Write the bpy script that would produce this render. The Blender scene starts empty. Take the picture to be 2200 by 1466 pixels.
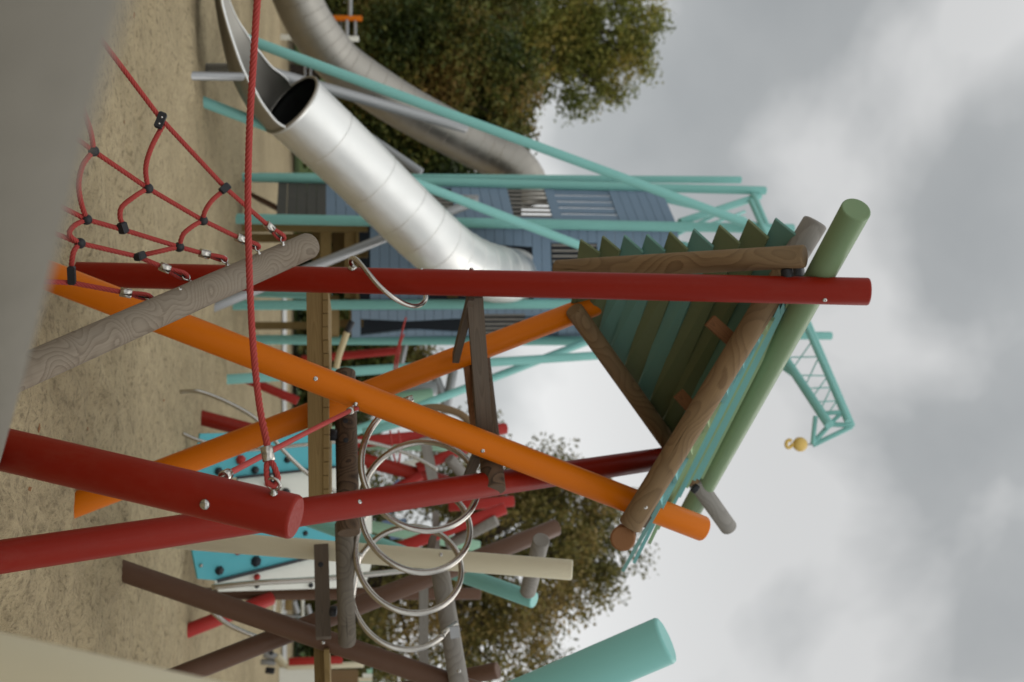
import bpy, math, random
import numpy as np
from mathutils import Vector, Matrix, Quaternion
R = math.radians
sc = bpy.context.scene
COL = sc.collection
rng = np.random.default_rng(7)
random.seed(7)

# ------------------------------------------------------------------ camera
# The photograph was taken upright and saved turned a quarter: the picture's right is "up".
F_PX, PITCH, CAM_H = 2300.0, R(8.72), 1.5
SP, CP = math.sin(PITCH), math.cos(PITCH)
cam_d = bpy.data.cameras.new('camera')
cam = bpy.data.objects.new('camera', cam_d); COL.objects.link(cam)
cam.location = (0, 0, CAM_H)
_fwd = Vector((0, CP, SP)); _up = Vector((0, -SP, CP)); _rt = Vector((1, 0, 0))
cam.rotation_euler = Matrix((_up, -_rt, -_fwd)).transposed().to_euler()
cam_d.sensor_width = 36; cam_d.lens = F_PX / 2200 * 36
cam_d.clip_start = 0.05; cam_d.clip_end = 2000
cam_d.dof.use_dof = True; cam_d.dof.focus_distance = 4.35; cam_d.dof.aperture_fstop = 2.1
sc.camera = cam

def P(X, Y, d):
    """point seen at photo pixel X,Y, d metres along the optical axis"""
    u = (X - 1100) / F_PX; r = (Y - 733) / F_PX
    return Vector((r * d, d * (CP - u * SP), CAM_H + d * (SP + u * CP)))
def PY(X, Y, y):
    """same, y metres in front of the photographer over the ground"""
    return P(X, Y, y / (CP - (X - 1100) / F_PX * SP))
def G(X, Y, z=0.0):
    u = (X - 1100) / F_PX
    return P(X, Y, (z - CAM_H) / (SP + u * CP))

# ------------------------------------------------------------------ light
sc.view_settings.view_transform = 'Standard'; sc.view_settings.look = 'None'
sc.view_settings.exposure = 0.07; sc.view_settings.gamma = 1.0
SUN_EL, SUN_AZ = R(48), R(52)          # azimuth from +Y towards +X
w = bpy.data.worlds.new('World'); sc.world = w; w.use_nodes = True
nt = w.node_tree; nt.nodes.clear()
def N(t, **k):
    n = nt.nodes.new(t)
    for a, b in k.items(): setattr(n, a, b)
    return n
out = N('ShaderNodeOutputWorld'); bg = N('ShaderNodeBackground'); bg.inputs['Strength'].default_value = 0.1
sky = N('ShaderNodeTexSky'); sky.sky_type = 'NISHITA'; sky.sun_disc = False
sky.sun_elevation = SUN_EL; sky.sun_rotation = SUN_AZ; sky.air_density = 1.0; sky.dust_density = 3.0
tc = N('ShaderNodeTexCoord'); mp = N('ShaderNodeMapping'); mp.inputs['Scale'].default_value = (1.0, 1.0, 1.15)
mp.inputs['Location'].default_value = (3.1, 1.7, 0.35)
nz = N('ShaderNodeTexNoise'); nz.inputs['Scale'].default_value = 2.5; nz.inputs['Detail'].default_value = 5; nz.inputs['Roughness'].default_value = 0.47
nz.inputs['Distortion'].default_value = 0.3
rp = N('ShaderNodeValToRGB'); e = rp.color_ramp.elements
e[0].position = 0.39; e[0].color = (4.0, 4.2, 4.28, 1); e[1].position = 0.61; e[1].color = (7.7, 7.75, 7.7, 1)
m = e.new(0.5); m.color = (4.7, 4.88, 4.92, 1)
mx = N('ShaderNodeMix', data_type='RGBA'); mx.inputs['Factor'].default_value = 0.95
L = nt.links.new
L(tc.outputs['Generated'], mp.inputs['Vector']); L(mp.outputs[0], nz.inputs['Vector']); L(nz.outputs['Fac'], rp.inputs[0])
sz = N('ShaderNodeSeparateXYZ'); L(tc.outputs['Generated'], sz.inputs[0])
# an overcast sky: pale band at the horizon, darker cloud above it, brightest overhead and behind the photographer
hz_ = N('ShaderNodeFloatCurve'); cu = hz_.mapping.curves[0]; cu.points[0].location = (0, .56); cu.points[1].location = (1, 1.0)
for p_ in ((.12, .56), (.30, .44), (.40, .41), (.56, .44), (.74, .9)): cu.points.new(*p_)
hz_.mapping.update(); L(sz.outputs[2], hz_.inputs['Value'])
bk = N('ShaderNodeMapRange'); bk.inputs[1].default_value = .1; bk.inputs[2].default_value = -.7; bk.inputs[3].default_value = 2.0; bk.inputs[4].default_value = 3.2; L(sz.outputs[1], bk.inputs[0])
hm = N('ShaderNodeMath', operation='MULTIPLY'); L(hz_.outputs[0], hm.inputs[0]); L(bk.outputs[0], hm.inputs[1]); hz_ = hm
vm = N('ShaderNodeVectorMath', operation='SCALE'); L(rp.outputs[0], vm.inputs[0]); L(hz_.outputs[0], vm.inputs['Scale'])
L(sky.outputs[0], mx.inputs[6]); L(vm.outputs[0], mx.inputs[7]); L(mx.outputs[2], bg.inputs['Color']); L(bg.outputs[0], out.inputs[0])
sl = bpy.data.lights.new('sun', 'SUN'); sl.energy = 0.7; sl.angle = R(35); sl.color = (1, 0.97, 0.93)
sun = bpy.data.objects.new('sun', sl); COL.objects.link(sun)
sd = Vector((math.sin(SUN_AZ) * math.cos(SUN_EL), math.cos(SUN_AZ) * math.cos(SUN_EL), math.sin(SUN_EL)))
sun.rotation_euler = sd.to_track_quat('Z', 'Y').to_euler()

# ------------------------------------------------------------------ materials
MATS = {}
class NB:
    def __init__(s, name):
        s.m = bpy.data.materials.new(name); s.m.use_nodes = True; s.t = s.m.node_tree; s.t.nodes.clear()
        s.out = s.n('ShaderNodeOutputMaterial'); s.b = s.n('ShaderNodeBsdfPrincipled'); s.l(s.b.outputs[0], s.out.inputs[0])
        MATS[name] = s.m
    def n(s, t, **k):
        x = s.t.nodes.new(t)
        for a, b in k.items(): setattr(x, a, b)
        return x
    def l(s, a, b): s.t.links.new(a, b)
    def set(s, **k):
        for a, b in k.items():
            s.b.inputs[a.replace('_', ' ')].default_value = b
    def coord(s, scale=(1, 1, 1), src='Object', loc=(0, 0, 0)):
        t = s.n('ShaderNodeTexCoord'); mpn = s.n('ShaderNodeMapping')
        mpn.inputs['Scale'].default_value = scale; mpn.inputs['Location'].default_value = loc
        s.l(t.outputs[src], mpn.inputs[0]); return mpn.outputs[0]
    def noise(s, vec, scale, detail=4, rough=.55):
        x = s.n('ShaderNodeTexNoise'); x.inputs['Scale'].default_value = scale; x.inputs['Detail'].default_value = detail
        x.inputs['Roughness'].default_value = rough; s.l(vec, x.inputs['Vector']); return x
    def ramp(s, fac, stops):
        x = s.n('ShaderNodeValToRGB'); el = x.color_ramp.elements
        while len(el) < len(stops): el.new(0.5)
        for q, (p, c) in zip(el, stops):
            q.position = p; q.color = (*c, 1) if len(c) == 3 else c
        s.l(fac, x.inputs[0]); return x.outputs[0]
    def mix(s, fac, a, b, mode='MIX'):
        x = s.n('ShaderNodeMix', data_type='RGBA', blend_type=mode)
        for v, i in ((fac, 0), (a, 6), (b, 7)):
            if hasattr(v, 'links'): s.l(v, x.inputs[i])
            elif isinstance(v, (int, float)): x.inputs[i].default_value = v
            else: x.inputs[i].default_value = (*v, 1)
        return x.outputs[2]
    def bump(s, h, strength=.3, dist=.01):
        x = s.n('ShaderNodeBump'); x.inputs['Strength'].default_value = strength; x.inputs['Distance'].default_value = dist
        s.l(h, x.inputs['Height']); s.l(x.outputs[0], s.b.inputs['Normal'])
    def math(s, op, a, b=0.0, c=None):
        x = s.n('ShaderNodeMath', operation=op)
        for i, v in enumerate((a, b) if c is None else (a, b, c)):
            if hasattr(v, 'links'): s.l(v, x.inputs[i])
            else: x.inputs[i].default_value = v
        return x.outputs[0]

def mul(c, k): return tuple(min(1, v * k) for v in c)
def paint(name, col, rough=.42, wear=.06):
    s = NB(name)
    v = s.coord((1, 1, 1)); n1 = s.noise(v, 3.0, 5).outputs['Fac']; n2 = s.noise(s.coord((14, 14, 1.2)), 6.0, 3).outputs['Fac']
    c = s.mix(n1, mul(col, 1 - wear), mul(col, 1 + wear))
    sp = s.noise(v, 55, 2).outputs['Fac']
    scr = s.ramp(sp, [(0.70, (0, 0, 0)), (0.76, (1, 1, 1))])
    c = s.mix(s.math('MULTIPLY', scr, 0.14), c, mul(col, 1.5))
    dust = s.noise(v, 7, 6, .7).outputs['Fac']
    c = s.mix(s.math('MULTIPLY', s.ramp(dust, [(0.52, (0, 0, 0)), (0.8, (1, 1, 1))]), 0.025), c, (.26, .22, .17))
    sp_ = s.n('ShaderNodeSeparateXYZ'); s.l(s.coord(), sp_.inputs[0]); ft = s.ramp(sp_.outputs[2], [(.35, (1, 1, 1)), (1.0, (0, 0, 0))])
    dn = s.ramp(s.noise(s.coord((2, 2, 1)), 9, 5, .7).outputs['Fac'], [(.46, (0, 0, 0)), (.72, (1, 1, 1))])
    c = s.mix(s.math('MULTIPLY', s.math('MULTIPLY', ft, dn), .05), c, (.27, .215, .14))
    s.l(c, s.b.inputs['Base Color'])
    s.l(s.ramp(n2, [(0.3, (rough - .08,) * 3), (0.7, (rough + .1,) * 3)]), s.b.inputs['Roughness'])
    s.set(Specular_IOR_Level=.15); s.bump(n2, .05, .002)
    return s.m
def wood(name, light, dark, grey=None, ring=70, shift=.06, zf=3.2, contrast=.75, seed=0.0, rough=.75, cracks=True):
    """turned log: growth rings cut by the surface, so they close into long nested ovals"""
    s = NB(name)
    t = s.n('ShaderNodeTexCoord'); sep = s.n('ShaderNodeSeparateXYZ'); s.l(t.outputs['Object'], sep.inputs[0])
    comb = s.n('ShaderNodeCombineXYZ'); comb.inputs[0].default_value = seed; comb.inputs[1].default_value = seed * 1.7
    s.l(sep.outputs[2], comb.inputs[2])
    n1 = s.n('ShaderNodeTexNoise'); n1.inputs['Scale'].default_value = zf; n1.inputs['Detail'].default_value = 1.2; n1.inputs['Roughness'].default_value = .4
    s.l(comb.outputs[0], n1.inputs['Vector'])
    sub = s.n('ShaderNodeVectorMath', operation='SUBTRACT'); sub.inputs[1].default_value = (.5, .5, .5); s.l(n1.outputs['Color'], sub.inputs[0])
    scl = s.n('ShaderNodeVectorMath', operation='SCALE'); scl.inputs['Scale'].default_value = shift; s.l(sub.outputs[0], scl.inputs[0])
    sxy = s.n('ShaderNodeVectorMath', operation='MULTIPLY'); sxy.inputs[1].default_value = (1, 1, .0); s.l(scl.outputs[0], sxy.inputs[0])
    n2 = s.noise(s.coord((9, 9, 2.5), loc=(seed, 0, 0)), 1.6, 3)
    sub2 = s.n('ShaderNodeVectorMath', operation='SUBTRACT'); sub2.inputs[1].default_value = (.5, .5, .5); s.l(n2.outputs['Color'], sub2.inputs[0])
    sc2 = s.n('ShaderNodeVectorMath', operation='MULTIPLY'); sc2.inputs[1].default_value = (.0045, .0045, 0); s.l(sub2.outputs[0], sc2.inputs[0])
    add = s.n('ShaderNodeVectorMath', operation='ADD'); s.l(t.outputs['Object'], add.inputs[0]); s.l(sxy.outputs[0], add.inputs[1])
    add2 = s.n('ShaderNodeVectorMath', operation='ADD'); s.l(add.outputs[0], add2.inputs[0]); s.l(sc2.outputs[0], add2.inputs[1])
    wv = s.n('ShaderNodeTexWave', wave_type='RINGS', rings_direction='Z', wave_profile='SAW')
    wv.inputs['Scale'].default_value = ring; s.l(add2.outputs[0], wv.inputs['Vector'])
    rings = s.ramp(wv.outputs['Fac'], [(0.0, (0, 0, 0)), (0.55, (.35, .35, .35)), (0.9, (1, 1, 1)), (1.0, (0, 0, 0))])
    fib = s.noise(s.coord((60, 60, 2)), 3, 4).outputs['Fac']
    c = s.mix(s.math('MULTIPLY', rings, contrast), light, dark)
    c = s.mix(s.math('MULTIPLY', s.ramp(fib, [(.35, (0, 0, 0)), (.75, (1, 1, 1))]), .35), c, mul(dark, .8))
    if grey:
        pg = s.noise(s.coord((3, 3, .8)), 2.2, 4).outputs['Fac']
        c = s.mix(s.ramp(pg, [(.36, (.15,) * 3), (.66, (.85,) * 3)]), c, s.mix(s.math('MULTIPLY', rings, .3), grey, mul(grey, .6)))
    if cracks:
        cr = s.noise(s.coord((26, 26, .7), loc=(seed, 3, 0)), 1.5, 3).outputs['Fac']
        c = s.mix(s.ramp(cr, [(.70, (0, 0, 0)), (.725, (1, 1, 1))]), c, mul(dark, .3))
    s.l(c, s.b.inputs['Base Color']); s.set(Roughness=rough, Specular_IOR_Level=.25)
    s.bump(s.mix(.5, rings, fib), .2, .0015)
    return s.m
def metal(name, col, rough=.32, brushed=True, metallic=1.0):
    s = NB(name)
    v = s.coord((1, 1, 1)); n1 = s.noise(v, 2.5, 6, .65).outputs['Fac']; n2 = s.noise(s.coord((4, 4, 60)), 4, 3).outputs['Fac'] if brushed else n1
    s.l(s.mix(n1, mul(col, .85), mul(col, 1.1)), s.b.inputs['Base Color'])
    s.set(Metallic=metallic)
    s.l(s.ramp(s.mix(.5, n1, n2), [(.3, (rough - .08,) * 3), (.7, (rough + .10,) * 3)]), s.b.inputs['Roughness'])
    s.bump(n2, .05, .002) if brushed else None
    return s.m
def plain(name, col, rough=.6, var=.15, scale=12, metallic=0.0):
    s = NB(name); n1 = s.noise(s.coord(), scale, 4).outputs['Fac']
    s.l(s.mix(n1, mul(col, 1 - var), mul(col, 1 + var)), s.b.inputs['Base Color']); s.set(Roughness=rough, Metallic=metallic, Specular_IOR_Level=.35)
    s.bump(n1, .08, .003); return s.m

RED = paint('red_paint', (.205, .0105, .003)); ORANGE = paint('orange_paint', (.54, .128, .0006)); TEAL = paint('teal_paint', (.205, .45, .41))
GREEN = paint('sage_paint', (.165, .235, .125)); MINT = paint('mint_paint', (.30, .50, .36)); CREAM = paint('cream_paint', (.60, .54, .39))
BROWN = paint('brown_paint', (.105, .056, .035)); GREYP = paint('grey_galvanised', (.34, .35, .36), .38)
OLIVE = paint('olive_board', (.13, .155, .078), .55); TBOARD = paint('teal_board', (.118, .235, .195), .55)
EDGE_T = paint('teal_slat', (.20, .42, .41), .5); EDGE_G = paint('pale_green_slat', (.30, .39, .22), .5)
BLUE = paint('blue_board', (.16, .225, .30), .6); DGREY = paint('charcoal_board', (.075, .075, .068), .6); NAVY_SHADE = plain('navy_and_inner_shade', (.010, .014, .020), .8)  # last one: near-black navy, carries the tower's interior shade; also one hold
SKYB = paint('climbing_blue', (.09, .37, .42), .5); WHITE = paint('white_panel', (.66, .65, .58), .5); LILAC = paint('lilac_blue', (.16, .22, .36), .5)
REDP = paint('bright_red', (.33, .025, .02)); BLACKR = plain('black_rubber', (.012, .012, .014), .5)
W_GREY = wood('weathered_log', (.225, .18, .13), (.085, .055, .034), (.215, .18, .138), ring=64, shift=.13, zf=4.6, contrast=.7)
W_DARK = wood('dark_stained_log', (.135, .085, .05), (.030, .020, .013), None, ring=58, shift=.13, zf=4.4, contrast=.9, seed=4.2)
W_RAFT = wood('brown_log', (.225, .14, .065), (.11, .06, .025), (.18, .12, .065), ring=50, shift=.085, zf=2.6, contrast=.8, seed=8.1)
W_SILV = wood('silver_log', (.24, .22, .195), (.13, .11, .09), (.25, .235, .21), ring=60, shift=.06, zf=2.5, contrast=.6, seed=2.4)
W_JOIST = wood('planed_timber', (.235, .16, .062), (.15, .094, .033), None, ring=45, shift=.05, zf=1.2, contrast=.6, seed=1.1)
W_BEAM = wood('dark_timber', (.125, .09, .062), (.06, .042, .028), (.11, .09, .07), ring=55, shift=.05, zf=1.3, contrast=.7, seed=6.0)
W_RED = wood('reddish_block', (.26, .12, .05), (.13, .055, .022), None, ring=60, shift=.05, zf=3, contrast=.7, seed=3.0)
STEEL = metal('stainless_steel', (.46, .43, .385), .20, False); SLIDE = metal('slide_sheet', (.74, .73, .70), .46, False); SLIDE_D = metal('dull_shaded_slide_sheet', (.36, .335, .295), .44, False)
CHROME = metal('polished_bolt', (.48, .46, .43), .2, False); GALV = metal('galvanised_post', (.30, .30, .30), .45, False, .6)
YEL = plain('yellow_hook', (.62, .42, .11), .5)

def rope_mat(name, col):
    s = NB(name)
    uv = s.n('ShaderNodeTexCoord'); n1 = s.noise(s.coord(), 40, 4).outputs['Fac']
    fine = s.noise(s.coord((300, 300, 300)), 1, 2).outputs['Fac']
    c = s.mix(n1, mul(col, .8), mul(col, 1.2)); c = s.mix(s.math('MULTIPLY', fine, .3), c, mul(col, 1.7))
    s.l(c, s.b.inputs['Base Color']); s.set(Roughness=.65, Specular_IOR_Level=.3); s.bump(fine, .3, .001); return s.m
ROPE = rope_mat('red_rope', (.30, .035, .028)); TANR = rope_mat('tan_rope', (.42, .34, .2))

def sand_mat():
    s = NB('sand'); v = s.coord((1, 1, 1))
    n1 = s.noise(v, .55, 5, .6).outputs['Fac']; n2 = s.noise(v, 6, 6, .65).outputs['Fac']; n3 = s.noise(v, 70, 3, .7).outputs['Fac']
    c = s.mix(s.ramp(n1, [(.35, (0, 0, 0)), (.68, (1, 1, 1))]), (.335, .268, .16), (.45, .362, .222))
    n4 = s.noise(v, 22, 4, .6).outputs['Fac']
    c = s.mix(s.math('MULTIPLY', s.ramp(n2, [(.42, (0, 0, 0)), (.70, (1, 1, 1))]), .6), c, (.26, .205, .125))
    c = s.mix(s.math('MULTIPLY', s.ramp(n4, [(.50, (0, 0, 0)), (.72, (1, 1, 1))]), .72), c, (.125, .095, .06))
    c = s.mix(s.math('MULTIPLY', s.ramp(n3, [(.56, (0, 0, 0)), (.72, (1, 1, 1))]), .6), c, (.09, .072, .05))
    vo = s.n('ShaderNodeTexVoronoi'); vo.inputs['Scale'].default_value = 95; s.l(v, vo.inputs['Vector'])
    peb = s.ramp(vo.outputs['Distance'], [(.10, (1, 1, 1)), (.17, (0, 0, 0))])
    c = s.mix(s.math('MULTIPLY', peb, s.ramp(s.noise(v, 30, 2).outputs['Fac'], [(.58, (0, 0, 0)), (.62, (1, 1, 1))])), c, (.46, .42, .36))
    s.l(c, s.b.inputs['Base Color']); s.set(Roughness=.95, Specular_IOR_Level=.12)
    s.bump(s.mix(.5, s.mix(.5, n2, n3), n4), 1.0, .06); return s.m
SAND = sand_mat()
def grass_mat():
    s = NB('lawn'); v = s.coord(); n1 = s.noise(v, 1.2, 6).outputs['Fac']; n2 = s.noise(s.coord((30, 30, 30)), 1, 3).outputs['Fac']
    c = s.mix(n1, (.045, .085, .018), (.10, .125, .035)); c = s.mix(s.math('MULTIPLY', n2, .5), c, (.03, .05, .012))
    s.l(c, s.b.inputs['Base Color']); s.set(Roughness=.9, Specular_IOR_Level=.1); s.bump(n2, .6, .05); return s.m
LAWN = grass_mat(); PATH = plain('pale_path', (.50, .49, .46), .9, .1, 6)
def leaf_mat():
    s = NB('leaf'); a = s.n('ShaderNodeAttribute', attribute_name='leafcol')
    tr = s.n('ShaderNodeBsdfTranslucent'); ms = s.n('ShaderNodeMixShader'); ms.inputs[0].default_value = .3
    s.l(a.outputs['Color'], s.b.inputs['Base Color']); s.l(a.outputs['Color'], tr.inputs['Color'])
    s.set(Roughness=.6, Specular_IOR_Level=.25)
    s.l(s.b.outputs[0], ms.inputs[1]); s.l(tr.outputs[0], ms.inputs[2]); s.l(ms.outputs[0], s.out.inputs[0]); return s.m
LEAF = leaf_mat(); BARK = plain('bark', (.055, .042, .032), .9, .35, 20)

W_MID = wood('greyish_brown_log', (.14, .115, .085), (.06, .046, .033), (.14, .12, .095), ring=56, shift=.08, zf=3.0, contrast=.7, seed=5.5)
INNER_SHADE = metal('inner_shade_sheet', (.06, .06, .058), .5, False)  # shade inside the slide tube, put into the sheet colour
W_FORE = wood('greyed_log', (.17, .155, .125), (.09, .08, .06), (.165, .15, .122), ring=60, shift=.10, zf=4.0, contrast=.4, seed=9.3)
# ------------------------------------------------------------------ object helpers
def tag(o, label=None, cat=None, group=None, kind=None):
    for k, v in (('label', label), ('category', cat), ('group', group), ('kind', kind)):
        if v: o[k] = v
    return o
def thing(name, loc, label, cat, group=None):
    o = bpy.data.objects.new(name, None); COL.objects.link(o); o.location = loc; o.empty_display_size = .1
    return tag(o, label, cat, group)
def origin(parent):
    p = Vector((0, 0, 0))
    while parent is not None:
        p += parent.location; parent = parent.parent
    return p
class MB:
    """collects vertices and faces in world space, built as ONE mesh"""
    def __init__(s): s.v = []; s.f = []; s.sm = []
    def add(s, vs, fs, smooth=True):
        k = len(s.v); s.v += [tuple(q) for q in vs]; s.f += [tuple(i + k for i in f) for f in fs]; s.sm += [smooth] * len(fs); return s
    def build(s, name, mat, parent=None, rot=None, loc=None):
        """loc/rot: local frame of the mesh (world space); vertices are already in that frame when rot is given"""
        me = bpy.data.meshes.new(name)
        o = bpy.data.objects.new(name, me); COL.objects.link(o)
        base = Vector(loc) if loc is not None else (sum((Vector(q) for q in s.v), Vector()) / max(1, len(s.v)))
        if rot is None: vs = [tuple(Vector(q) - base) for q in s.v]
        else: vs = s.v
        me.from_pydata(vs, [], s.f); me.polygons.foreach_set('use_smooth', s.sm); me.update()
        me.materials.append(mat)
        if rot is not None: o.rotation_mode = 'QUATERNION'; o.rotation_quaternion = rot
        o.location = base - origin(parent)
        if parent is not None: o.parent = parent
        return o
def lathe_local(prof, seg=28, cap0=True, cap1=True):
    vs, fs = [], []
    for r, z in prof:
        for k in range(seg):
            a = 2 * math.pi * k / seg; vs.append((r * math.cos(a), r * math.sin(a), z))
    for i in range(len(prof) - 1):
        for k in range(seg):
            k2 = (k + 1) % seg; fs.append((i * seg + k, i * seg + k2, (i + 1) * seg + k2, (i + 1) * seg + k))
    if cap0: fs.append(tuple(range(seg - 1, -1, -1)))
    if cap1: fs.append(tuple((len(prof) - 1) * seg + k for k in range(seg)))
    return vs, fs
def frame(p0, p1, twist=0.0):
    d = (Vector(p1) - Vector(p0)); q = d.to_track_quat('Z', 'Y')
    return q @ Quaternion((0, 0, 1), twist), d.length
def pole_prof(L, r0, r1, bev):
    n = max(2, int(L / .5)); pr = [(max(r0 - bev, .001), 0.0), (r0 - bev * .3, bev * .3), (r0, bev)]
    for i in range(1, n):
        t = i / n; pr.append((r0 + (r1 - r0) * t, bev + (L - 2 * bev) * t))
    return pr + [(r1, L - bev), (r1 - bev * .3, L - bev * .3), (max(r1 - bev, .001), L)]
def pole(name, mat, p0, p1, dia, parent=None, dia1=None, bev=.012, ext0=0.0, ext1=0.0, twist=0.0, seg=32):
    p0, p1 = Vector(p0), Vector(p1); d = (p1 - p0).normalized(); p0 = p0 - d * ext0; p1 = p1 + d * ext1
    q, L = frame(p0, p1, twist); bev = min(bev, dia * .2)
    b = MB(); vs, fs = lathe_local(pole_prof(L, dia / 2, (dia1 or dia) / 2, bev), seg)
    b.add(vs, fs, True)
    for i in range(len(fs) - 2, len(fs)): b.sm[i] = False
    return b.build(name, mat, parent, q, p0)
def bar(name, mat, p0, p1, w_, h_, parent=None, side=None, bev=.004):
    """square timber: w_ across 'side', h_ across the other way; own frame along Z for the grain"""
    p0, p1 = Vector(p0), Vector(p1); z = (p1 - p0).normalized(); L = (p1 - p0).length
    side = Vector(side) if side is not None else Vector((1, 0, 0))
    x = (side - z * side.dot(z)).normalized(); y = z.cross(x)
    q = Matrix((x, y, z)).transposed().to_quaternion()
    b = MB(); box_local(b, -w_ / 2, w_ / 2, -h_ / 2, h_ / 2, 0, L, bev)
    return b.build(name, mat, parent, q, p0)
def box_local(b, x0, x1, y0, y1, z0, z1, bev=.004):
    bm_v, fs = [], []
    for z, i in ((z0, bev), (z0 + bev, 0), (z1 - bev, 0), (z1, bev)):
        c = bev - i if False else 0
        for (sx, sy) in ((0, 0), (1, 0), (1, 1), (0, 1)):
            ex = (x0 + i) if sx == 0 else (x1 - i); ey = (y0 + i) if sy == 0 else (y1 - i)
            # chamfered corner pair
            if i == 0:
                pass
            bm_v.append((ex, ey, z))
    for k in range(3):
        for j in range(4):
            j2 = (j + 1) % 4; fs.append((k * 4 + j, k * 4 + j2, (k + 1) * 4 + j2, (k + 1) * 4 + j))
    fs.append((3, 2, 1, 0)); fs.append((12, 13, 14, 15))
    b.add(bm_v, fs, False)
def path_tube(pts, r, seg=14, closed=False, sub=8, r_end=None):
    """smooth tube through points (Catmull-Rom), parallel-transport frames"""
    pts = [Vector(p) for p in pts]; n = len(pts); cv = []
    rngk = n if closed else n - 1
    for i in range(rngk):
        if closed: a, b_, c, d = pts[(i - 1) % n], pts[i], pts[(i + 1) % n], pts[(i + 2) % n]
        else: a, b_, c, d = pts[max(i - 1, 0)], pts[i], pts[i + 1], pts[min(i + 2, n - 1)]
        for k in range(sub):
            t = k / sub; t2, t3 = t * t, t * t * t
            cv.append(0.5 * ((2 * b_) + (c - a) * t + (2 * a - 5 * b_ + 4 * c - d) * t2 + (3 * b_ - a - 3 * c + d) * t3))
    if not closed: cv.append(pts[-1])
    return sweep(cv, r, seg, closed, r_end)
def sweep(cv, r, seg=14, closed=False, r_end=None, lobes=0, twist=0.0, amp=0.0):
    m_ = len(cv); vs, fs = [], []
    t0 = (cv[1] - cv[0]).normalized(); nrm = t0.orthogonal().normalized(); L = 0.0
    for i in range(m_):
        if closed: t = (cv[(i + 1) % m_] - cv[(i - 1) % m_]).normalized()
        else: t = (cv[min(i + 1, m_ - 1)] - cv[max(i - 1, 0)]).normalized()
        q = t0.rotation_difference(t); nrm = (q @ nrm); nrm = (nrm - t * nrm.dot(t)).normalized(); t0 = t
        if i: L += (cv[i] - cv[i - 1]).length
        bi = t.cross(nrm); rr = r if r_end is None else r + (r_end - r) * i / (m_ - 1)
        for k in range(seg):
            a = 2 * math.pi * k / seg
            rk = rr * (1 + amp * math.cos(lobes * a)) if lobes else rr
            a2 = a + twist * L
            vs.append(cv[i] + (nrm * math.cos(a2) + bi * math.sin(a2)) * rk)
    for i in range(m_ if closed else m_ - 1):
        j = (i + 1) % m_
        for k in range(seg):
            k2 = (k + 1) % seg; fs.append((i * seg + k, i * seg + k2, j * seg + k2, j * seg + k))
    if not closed: fs.append(tuple(range(seg - 1, -1, -1))); fs.append(tuple((m_ - 1) * seg + k for k in range(seg)))
    return vs, fs
def tube(name, mat, pts, dia, parent=None, seg=14, sub=8, closed=False):
    b = MB(); b.add(*path_tube(pts, dia / 2, seg, closed, sub)); return b.build(name, mat, parent)
def resample(pts, step, smooth=True):
    pts = [Vector(p) for p in pts]; cv = []
    if smooth and len(pts) > 2:
        n = len(pts)
        for i in range(n - 1):
            a, b_, c, d = pts[max(i - 1, 0)], pts[i], pts[i + 1], pts[min(i + 2, n - 1)]
            for k in range(24):
                t = k / 24; t2, t3 = t * t, t ** 3
                cv.append(0.5 * ((2 * b_) + (c - a) * t + (2 * a - 5 * b_ + 4 * c - d) * t2 + (3 * b_ - a - 3 * c + d) * t3))
        cv.append(pts[-1])
    else: cv = pts
    o = [cv[0]]; acc = 0.0
    for i in range(1, len(cv)):
        a, b_ = cv[i - 1], cv[i]; seg = (b_ - a).length; s0 = 0.0
        while acc + (seg - s0) >= step:
            s0 += step - acc; acc = 0.0; o.append(a + (b_ - a) * (s0 / seg))
        acc += seg - s0
    o.append(cv[-1]); return o
def rope(name, mat, pts, dia, parent=None, smooth=True, step=None):
    cv = resample(pts, step or dia * .35, smooth)
    b = MB(); b.add(*sweep(cv, dia / 2, 24, lobes=6, twist=2 * math.pi / (dia * 5.2), amp=.17)); return b.build(name, mat, parent)
def axis_lathe(prof, p, axis, seg=20):
    q = Vector(axis).normalized().to_track_quat('Z', 'Y'); vs, fs = lathe_local(prof, seg)
    return [Vector(p) + q @ Vector(v) for v in vs], fs
def dome(name, mat, p, axis, r, parent, flat=.55, socket=True):
    b = MB(); pr = [(r, -.01), (r, 0.0)]
    for i in range(1, 6):
        a = math.pi / 2 * i / 6; pr.append((r * math.cos(a), r * flat * math.sin(a)))
    if socket:
        pr[-1] = (r * .42, r * flat * .93); pr += [(r * .36, r * flat * .9), (r * .34, r * flat * .35)]
    b.add(*axis_lathe(pr, p, axis)); return b.build(name, mat, parent)
def washer_bolt(name, p, axis, r, parent): return dome(name, CHROME, p, axis, r, parent, .45)
def ball(b, p, r, seg=16):
    vs, fs = [], []; n = 10; pr = [(max(1e-4, r * math.sin(math.pi * i / n)), -r * math.cos(math.pi * i / n)) for i in range(n + 1)]
    b.add(*axis_lathe(pr, p, (0, 0, 1), seg))
def prism(b, poly, nrm, th, smooth=False, bev=0.0):
    """solid board: polygon extruded th along nrm"""
    nrm = Vector(nrm).normalized(); poly = [Vector(p) for p in poly]; n = len(poly); c = sum(poly, Vector()) / n
    def ins(p): return p + (c - p).normalized() * bev
    if bev:
        rings = [[ins(p) for p in poly], [p + nrm * bev for p in poly], [p + nrm * (th - bev) for p in poly], [ins(p) + nrm * th for p in poly]]
    else: rings = [poly, [p + nrm * th for p in poly]]
    vs = [p for r in rings for p in r]; fs = [tuple(range(n - 1, -1, -1)), tuple((len(rings) - 1) * n + k for k in range(n))]
    for i in range(len(rings) - 1):
        for k in range(n):
            k2 = (k + 1) % n; fs.append((i * n + k, i * n + k2, (i + 1) * n + k2, (i + 1) * n + k))
    b.add(vs, fs, smooth)
def toward(p): return (Vector((0, 0, CAM_H)) - Vector(p)).normalized()

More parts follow.
